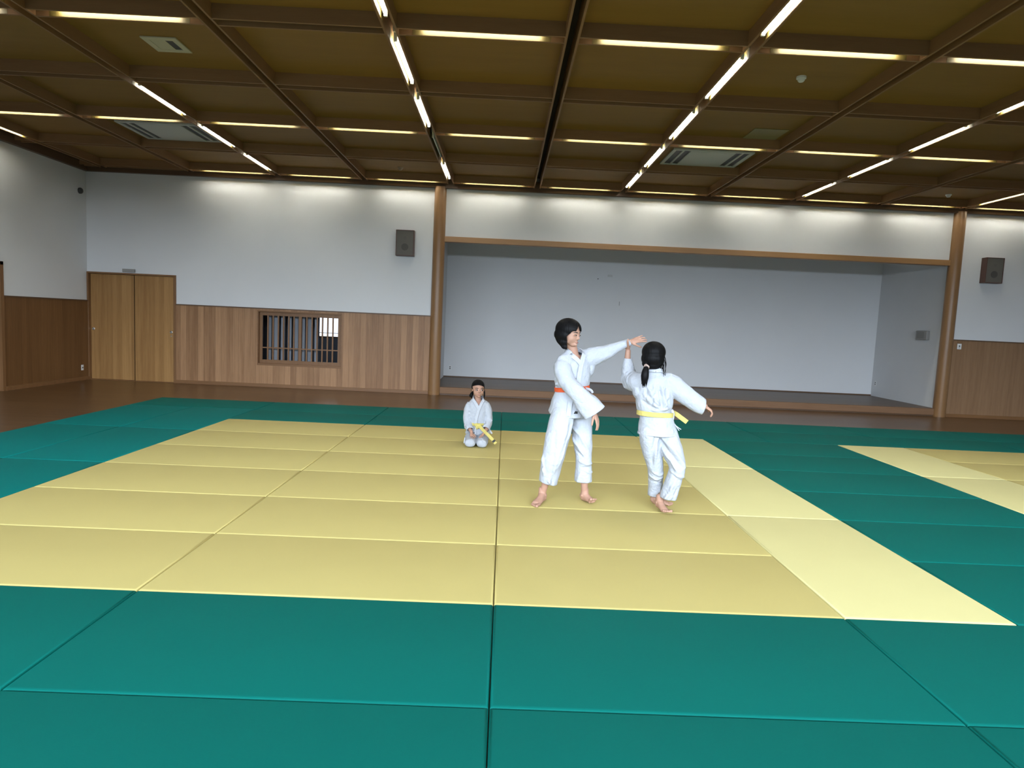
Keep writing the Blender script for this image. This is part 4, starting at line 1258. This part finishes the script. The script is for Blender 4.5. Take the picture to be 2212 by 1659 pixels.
    rs_p = [(1.385, 2.06, 1.190), (1.445, 2.05, 1.178), (1.535, 2.02, 1.110), (1.620, 2.0, 1.050), (1.705, 1.99, 0.998), (1.755, 1.988, 0.975)]
    rs_r = [(.080, .074), (.086, .080), (.082, .076), (.078, .072), (.070, .066), (.066, .062)]
    tube(j, rs_p, rs_r, ref=(0.45, 0, 0.9), n=24, dome=0.2)
    ball(j, (1.185, 2.085, 1.105), (.06, .075, .085)); ball(j, (1.150, 2.165, 1.205), (.062, .085, .055)); ball(j, (1.125, 2.215, 1.20), (.062, .06, .075)); ball(j, (1.440, 2.06, 1.115), (.055, .07, .075))
    jm = fuse(j, 'jacket', VOX_CLOTH, 5, 0.5)
    fT, fL, fR = rings(tp, tr, left), rings(ls_p, ls_r, (1, 0, 0)), rings(rs_p, rs_r, (.45, 0, .9))
    def back(xl, z): return (1.31 + xl, 2.06 - math.sqrt(max(0, 1 - (xl / .165) ** 2)) * .118, z)
    fs = []
    for (x0, z0, x1, z1, h, w) in ((-.03, 1.20, -.02, 1.00, .008, .014), (.01, 1.18, .05, .98, -.009, .014), (-.07, 1.12, .03, .985, .010, .016), (-.11, 1.08, .02, .965, .010, .015), (-.13, 1.03, .04, .945, -.009, .014),
                                   (.03, 1.17, .09, .97, .009, .014), (.08, 1.15, .10, 1.0, -.010, .014), (.10, 1.08, .06, .97, .009, .014), (-.12, 1.18, -.03, 1.10, .007, .014), (-.09, 1.15, -.09, 1.03, -.007, .013), (-.02, 1.10, -.05, .97, -.008, .014), (.12, .975, -.05, .950, .009, .014)):
        m = ((x0 + x1) / 2 + .0, (z0 + z1) / 2 - .012)
        fs += [(back(x0, z0), back(*m), h, w), (back(*m), back(x1, z1), h, w)]
    fs += folds_on(fR, [(.15, 250, .75, 270, .009, .015), (.2, 285, .8, 300, -.008, .014), (.3, 220, .85, 250, .009, .016), (.1, 315, .5, 290, .008, .015), (.5, 240, .92, 230, -.007, .016), (.15, 200, .5, 235, .008, .016)])
    fs += auto_folds(fL, 5, 12, .0045, .014, (.1, .7))
    fold(jm, fs); wrinkle(jm, 0.005, 15, 9.0)
    C = np.array((1.298, 2.057, 0.0)); L_, F_ = np.array(left), np.array(fwd)
    def vneck(P):
        x = (P - C) @ L_; f = (P - C) @ F_; z = P[:, 2]
        return ((f > 0.01) & (z > 1.18 + np.abs(x) * 1.2) & (np.abs(x) < .08)) | ((np.hypot(x, f) < .054) & (z > 1.235))
    trim_open(jm, [((1.1005, 2.262, 1.368), (0, -.1, 1), .09), ((1.722, 1.989, 0.990), (0.97, 0, -.22), .13), ((1.366, 2.08, 0.722), (0, 0, -1), .40)], vneck)
    jo = cloth_object(jm, 'jacket', M['gi'], root)
    lapels(trunk_tree(tp, tr, left), (1.298, 2.057, 0.0), left, fwd, UP,
           [[(-.0, -.062, 1.282), (-.045, -.045, 1.284), (-.072, .01, 1.268), (-.052, .09, 1.24), (-.01, .09, 1.19), (.035, .1, 1.08), (.05, .1, .95)],
            [(.0, -.062, 1.282), (.045, -.045, 1.284), (.072, .01, 1.268), (.052, .09, 1.24), (.01, .09, 1.19), (-.035, .1, 1.08), (-.05, .1, .95)]], 0.034, 'lapel', jo)
    hb = MB(); tree = bvh_of(jm); P = []
    for i in range(60):
        a = 2 * math.pi * i / 60; d = left * math.cos(a) + fwd * math.sin(a)
        h, n_, _i, _d = tree.ray_cast(V(1.364, 2.08, 0.732) + d * .4, -d, .4)
        if h is not None: P.append((h, d))
    ribbon(hb, [p + d * .004 for p, d in P], [UP] * len(P), 0.018, [d for p, d in P], 0.003, closed=True)
    hb.build('hem', M['lapel'], jo, smooth=True)
    bm_, ring = belt_ring(trunk_tree(tp, tr, left), (1.335, 2.07, 0.908), (0.03, 0, 1.0), 0.042, M['yellow_belt'], root)
    bo = bm_.build('belt', M['yellow_belt'], root, angle=35)
    k0 = V(1.345, 2.075, 0.912) + fwd * .118
    kb = MB(); ball(kb, k0, (.03, .022, .026), R); ball(kb, k0 + left * .015 + fwd * .006, (.022, .02, .02), R); kb.build('knot', M['yellow_belt'], bo, smooth=True)
    for pts, w in (([k0, (1.44, 2.165, 0.925), (1.505, 2.10, 0.915), (1.560, 2.06, 0.880), (1.605, 2.03, 0.848)], 0.040), ([k0, (1.38, 2.22, 0.86), (1.40, 2.23, 0.76)], 0.038)):
        P, _ = resample(pts, [1] * len(pts), 6)
        wd = []; nn = []
        for i in range(len(P)):
            t_ = (P[min(i + 1, len(P) - 1)] - P[max(i - 1, 0)]).normalized(); nrm = V(-.1, -1, .15); nrm = (nrm - t_ * nrm.dot(t_)).normalized()
            nn.append(nrm); wd.append(t_.cross(nrm))
        tb = MB(); ribbon(tb, P, wd, w, nn, 0.004); tb.build('belt_end', M['yellow_belt'], bo, angle=35)
    tb = MB()
    for e in ((1.558, 2.04, 0.782), (1.545, 2.05, 0.770)):
        tube(tb, [(1.478, 2.06, 0.852), (1.512, 2.045, 0.812), e], [.0055, .0045, .004], n=8)
    tube(tb, [(1.468, 2.035, 0.950), (1.478, 2.03, 0.915), (1.480, 2.035, 0.86)], [(.010, .005), (.014, .005), (.010, .005)], ref=(1, 0, 0), n=8)
    tb.build('jacket_tie', M['lapel'], jo, smooth=True)
    # trousers
    q = MB()
    ll_p = [(1.305, 2.065, 0.83), (1.288, 2.06, 0.74), (1.325, 2.085, 0.60), (1.380, 2.13, 0.417), (1.402, 2.18, 0.29), (1.412, 2.215, 0.16), (1.414, 2.22, 0.11)]
    ll_r = [(.075, .08), (.086, .098), (.088, .096), (.072, .078), (.066, .070), (.060, .064), (.059, .063)]
    rl_p = [(1.425, 2.085, 0.83), (1.448, 2.075, 0.74), (1.500, 2.035, 0.58), (1.540, 2.005, 0.455), (1.520, 2.015, 0.34), (1.492, 2.04, 0.20), (1.480, 2.05, 0.13)]
    rl_r = [(.075, .08), (.088, .100), (.088, .098), (.070, .078), (.070, .076), (.072, .076), (.073, .077)]
    tube(q, ll_p, ll_r, ref=(1, 0, 0), n=24, dome=0.2); tube(q, rl_p, rl_r, ref=(1, 0, 0), n=24, dome=0.2)
    ball(q, (1.365, 2.08, 0.78), (.138, .115, .10), R)
    qm = fuse(q, 'trousers', VOX_CLOTH, 5, 0.5)
    fl, fr_ = rings(ll_p, ll_r, (1, 0, 0)), rings(rl_p, rl_r, (1, 0, 0))
    fs = folds_on(fl, [(.1, 20, .4, 100, .009, .016), (.15, 60, .45, 120, -.008, .016), (.55, 160, .6, 40, .009, .012), (.62, 170, .66, 30, -.009, .012), (.5, 120, .56, 20, .007, .012), (.7, 60, .9, 80, .006, .016)])
    fs += folds_on(fr_, [(.15, 150, .5, 40, .011, .016), (.2, 160, .52, 70, -.011, .018), (.25, 170, .55, 100, .010, .014), (.53, 160, .6, 30, .010, .012), (.6, 130, .63, 20, -.008, .011), (.65, 100, .92, 130, .008, .016), (.7, 60, .95, 80, -.006, .016)])
    fold(qm, fs); wrinkle(qm, 0.0055, 12, 21.0)
    trim_open(qm, [((1.411, 2.212, 0.150), (.05, .1, -1), .082), ((1.488, 2.045, 0.172), (-.12, .08, -1), .115)])
    cloth_object(qm, 'trousers', M['gi'], root)
    settle(root)
girl_yellow()

# ---- the small girl kneeling at the far side of the court
def girl_kneeling():
    root = person((-0.31, 4.80, ZM), 'small girl kneeling in white gi and yellow belt, hands on her thighs')
    yaw = math.radians(4); R, left, fwd = frame(yaw)
    Rh = rotz(math.radians(13)) @ Matrix.Rotation(math.radians(-2), 3, 'X')
    chin, H = V(-0.304, 4.786, 0.655), 0.230
    b = MB()
    T = head_shapes(b, chin, H, Rh)
    tube(b, [(-0.322, 4.86, 0.74), (-0.319, 4.868, 0.66), (-0.316, 4.88, 0.60), (-0.314, 4.885, 0.54)], [.046, .042, .046, .07], ref=left)
    tube(b, [(-0.313, 4.885, 0.57), (-0.309, 4.885, 0.46), (-0.304, 4.90, 0.30), (-0.303, 4.95, 0.18)], [(.11, .075), (.112, .085), (.10, .082), (.115, .10)], ref=left)
    tube(b, [(-0.415, 4.885, 0.545), (-0.440, 4.86, 0.335), (-0.374, 4.705, 0.222)], [.034, .030, .0215])
    tube(b, [(-0.205, 4.885, 0.550), (-0.152, 4.86, 0.340), (-0.204, 4.705, 0.236)], [.034, .030, .0215])
    hand_shapes(b, (-0.374, 4.705, 0.220), (0.16, -0.85, -0.42), (0, -0.4, -0.9), (1, -0.2, 0), 0.128, (8, 12, 10, 12, 14), 1.7)
    hand_shapes(b, (-0.204, 4.705, 0.232), (-0.45, -0.75, -0.45), (0, -0.4, -0.9), (-1, -0.3, 0), 0.128, (8, 12, 10, 12, 14), 1.7)
    for x in (-.375, -.235):
        tube(b, [(x * .6 - .12, 4.95, 0.17), (x, 4.76, 0.125), (x, 4.60, 0.105)], [.05, .045, .038])
        tube(b, [(x, 4.62, 0.095), (x, 4.80, 0.088), (x, 5.00, 0.082)], [.034, .034, .026])
        foot_shapes(b, (x, 5.0, 0.088), (x, 4.985, ZM + .02), (x, 5.14, ZM + .004), width=.07, side=1 if x < -.3 else -1)
    add_body(b, root, chin, H)
    face_parts(root, T, Rh, H, 0.014, 0.85)
    def pred(q):
        x, y, z = q[:, 0], q[:, 1], q[:, 2]
        return ((y < -0.06) & (z < 0.725 - 0.9 * (x + .05) ** 2)) | (z < 0.22 - 0.15 * (y - .1)) | ((y < .10) & (z < .42))
    shapes = [((0, .06, .630), (.370, .455, .400)), ((0, .16, .42), (.340, .35, .30))]
    ho = hair_cap('hair', root, T, Rh, H, chin, shapes, pred)
    pb = MB()
    tube(pb, [(-0.362, 4.935, 0.705), (-0.392, 4.925, 0.700), (-0.405, 4.915, 0.672), (-0.398, 4.91, 0.640)], [.012, .020, .020, .006], n=12, sub=5)
    for k in range(6): tube(pb, [(-0.385, 4.925, 0.70), (-0.408 - .006 * k % .02, 4.915 + .004 * k, 0.675), (-0.405 - .004 * k, 4.905 + .006 * k, 0.640 + .005 * (k % 3))], [.005, .006, .0015], n=6)
    pb.build('ponytail', M['hair'], ho, smooth=True)
    sb = MB()
    for (x0, x1, zt, ze, w) in ((-0.238, -0.232, 0.76, 0.640, .008), (-0.240, -0.243, 0.74, 0.645, .006), (-0.402, -0.400, 0.75, 0.69, .004)):
        sb = MB()
        tube(sb, [(x0, 4.87, zt), ((x0 + x1) / 2 + .004, 4.865, (zt + ze) / 2), (x1, 4.868, ze)], [(w, .004), (w * .9, .004), (.002, .002)], ref=(1, 0.2, 0), n=8, sub=5)
        sb.build('loose_strand', M['hair'], ho, smooth=True)
    j = MB()
    tp = [(-0.317, 4.882, 0.650), (-0.316, 4.883, 0.612), (-0.313, 4.885, 0.570), (-0.309, 4.885, 0.47), (-0.305, 4.893, 0.37), (-0.303, 4.90, 0.305), (-0.303, 4.91, 0.25), (-0.303, 4.925, 0.18), (-0.303, 4.93, 0.13)]
    tr = [(.052, .055), (.098, .072), (.138, .092), (.138, .100), (.132, .104), (.122, .100), (.138, .118), (.165, .150), (.170, .155)]
    tube(j, tp, tr, ref=left, n=28, dome=0.2)
    rp_ = [(-0.395, 4.885, 0.560), (-0.426, 4.88, 0.50), (-0.442, 4.868, 0.40), (-0.432, 4.84, 0.32), (-0.398, 4.76, 0.255), (-0.372, 4.71, 0.22)]
    lp_ = [(-0.225, 4.885, 0.564), (-0.192, 4.88, 0.505), (-0.170, 4.868, 0.40), (-0.170, 4.84, 0.325), (-0.190, 4.76, 0.268), (-0.208, 4.71, 0.236)]
    sr_ = [(.062, .064), (.062, .062), (.055, .058), (.053, .053), (.048, .044), (.046, .042)]
    tube(j, rp_, sr_, ref=(1, 0, 0), n=22, dome=0.2); tube(j, lp_, sr_, ref=(1, 0, 0), n=22, dome=0.2)
    jm = fuse(j, 'jacket', VOX_CLOTH, 5, 0.5)
    fT, fR_, fL_ = rings(tp, tr, left), rings(rp_, sr_, (1, 0, 0)), rings(lp_, sr_, (1, 0, 0))
    fs = auto_folds(fR_, 11, 9, .0036, .012, (.15, .8)) + auto_folds(fL_, 12, 9, .0036, .012, (.15, .8)) + auto_folds(fT, 13, 10, .0034, .013, (.25, .7), 40)
    fold(jm, fs); wrinkle(jm, 0.004, 17, 31.0)
    C = np.array((-0.316, 4.883, 0.0)); L_, F_ = np.array(left), np.array(fwd)
    def vneck(P):
        x = (P - C) @ L_; f = (P - C) @ F_; z = P[:, 2]
        return ((f > 0.0) & (z > 0.525 + np.abs(x - .012) * 1.75) & (np.abs(x) < .075) & (z < .69)) | ((np.hypot(x, f) < .050) & (z > 0.60))
    trim_open(jm, [((-0.392, 4.748, 0.248), (.30, -.75, -.55), .085), ((-0.194, 4.748, 0.262), (-.2, -.8, -.5), .085), ((-0.303, 4.925, 0.175), (0, 0, -1), .35)], vneck)
    jo = cloth_object(jm, 'jacket', M['gi'], root)
    lapels(trunk_tree(tp, tr, left), (-0.316, 4.883, 0.0), left, fwd, UP,
           [[(-.0, -.058, 0.650), (-.040, -.040, 0.655), (-.060, .02, 0.640), (-.048, .08, 0.61), (-.022, .09, .575), (.004, .09, 0.530), (.018, .09, 0.506)],
            [(.0, -.058, 0.650), (.044, -.040, 0.655), (.066, .02, 0.640), (.060, .08, 0.61), (.040, .09, .575), (.014, .092, 0.515), (-.008, .1, 0.42), (-.018, .1, 0.32)]], 0.038, 'lapel', jo)
    bm_, ring = belt_ring(trunk_tree(tp, tr, left), (-0.303, 4.90, 0.305), (0, 0.05, 1.0), 0.036, M['yellow_belt'], root)
    bo = bm_.build('belt', M['yellow_belt'], root, angle=35)
    k0 = V(-0.300, 4.778, 0.298)
    kb = MB()
    for dx, dz, r_ in ((-.018, .012, (.034, .018, .022)), (.016, .002, (.036, .018, .024)), (0, -.016, (.034, .016, .018)), (-.012, -.03, (.026, .013, .016))): ball(kb, k0 + V(dx, -.004, dz), r_, rotz(.2))
    fuse_me = fuse(kb, 'knot', .004, 2); fuse_me.materials.append(M['yellow_belt'])
    ko = bpy.data.objects.new('knot', fuse_me); COL.objects.link(ko); ko.parent = bo
    def strip(pts, w, name, mat, nrm0, par):
        P, _ = resample(pts, [1] * len(pts), 6); wd = []; nn = []
        for i in range(len(P)):
            t_ = (P[min(i + 1, len(P) - 1)] - P[max(i - 1, 0)]).normalized(); n_ = V(nrm0); n_ = (n_ - t_ * n_.dot(t_)).normalized(); nn.append(n_); wd.append(t_.cross(n_))
        s_ = MB(); ribbon(s_, P, wd, w, nn, 0.004); return s_.build(name, mat, par, angle=35)
    e = strip([k0 + V(.02, 0, 0), (-0.235, 4.72, 0.262), (-0.165, 4.63, 0.215), (-0.100, 4.600, 0.158), (-0.056, 4.585, 0.112)], 0.040, 'belt_end', M['yellow_belt'], (0, -1, .35), bo)
    strip([(-0.092, 4.5945, 0.152), (-0.083, 4.591, 0.142), (-0.074, 4.588, 0.132)], 0.042, 'black_stripe', M['black_tape'], (0, -1, .35), e)
    strip([k0 + V(-.02, 0, -.01), (-0.330, 4.73, 0.24), (-0.322, 4.70, 0.20)], 0.012, 'jacket_tie', M['lapel'], (0, -1, .3), jo)
    strip([(-0.150, 4.80, 0.255), (-0.128, 4.775, 0.225), (-0.112, 4.77, 0.205)], 0.020, 'jacket_tie', M['lapel'], (0, -1, .3), jo)
    q = MB()
    for x in (-.382, -.232):
        tube(q, [(x * .7 - .09, 4.97, 0.165), (x, 4.80, 0.135), (x, 4.66, 0.116), (x, 4.575, 0.106)], [(.085, .080), (.078, .068), (.074, .060), (.068, .052)], ref=(1, 0, 0), n=22, dome=0.55)
        tube(q, [(x, 4.60, 0.090), (x, 4.80, 0.085), (x, 4.99, 0.085)], [(.062, .038), (.055, .034), (.045, .033)], ref=(1, 0, 0), n=20)
    ball(q, (-.305, 4.97, .165), (.15, .12, .11))
    qm = fuse(q, 'trousers', VOX_CLOTH, 4, 0.5)
    wrinkle(qm, 0.006, 14, 41.0)
    P = get_co(qm); P[:, 2] = np.maximum(P[:, 2], ZM + 0.0025); set_co(qm, P)
    cloth_object(qm, 'trousers', M['gi'], root, 0)
    strip([(-0.448, 4.60, 0.17), (-0.452, 4.575, 0.14), (-0.455, 4.565, 0.105)], 0.012, 'jacket_tie', M['lapel'], (-.3, -1, .3), jo)
    settle(root)
girl_kneeling()
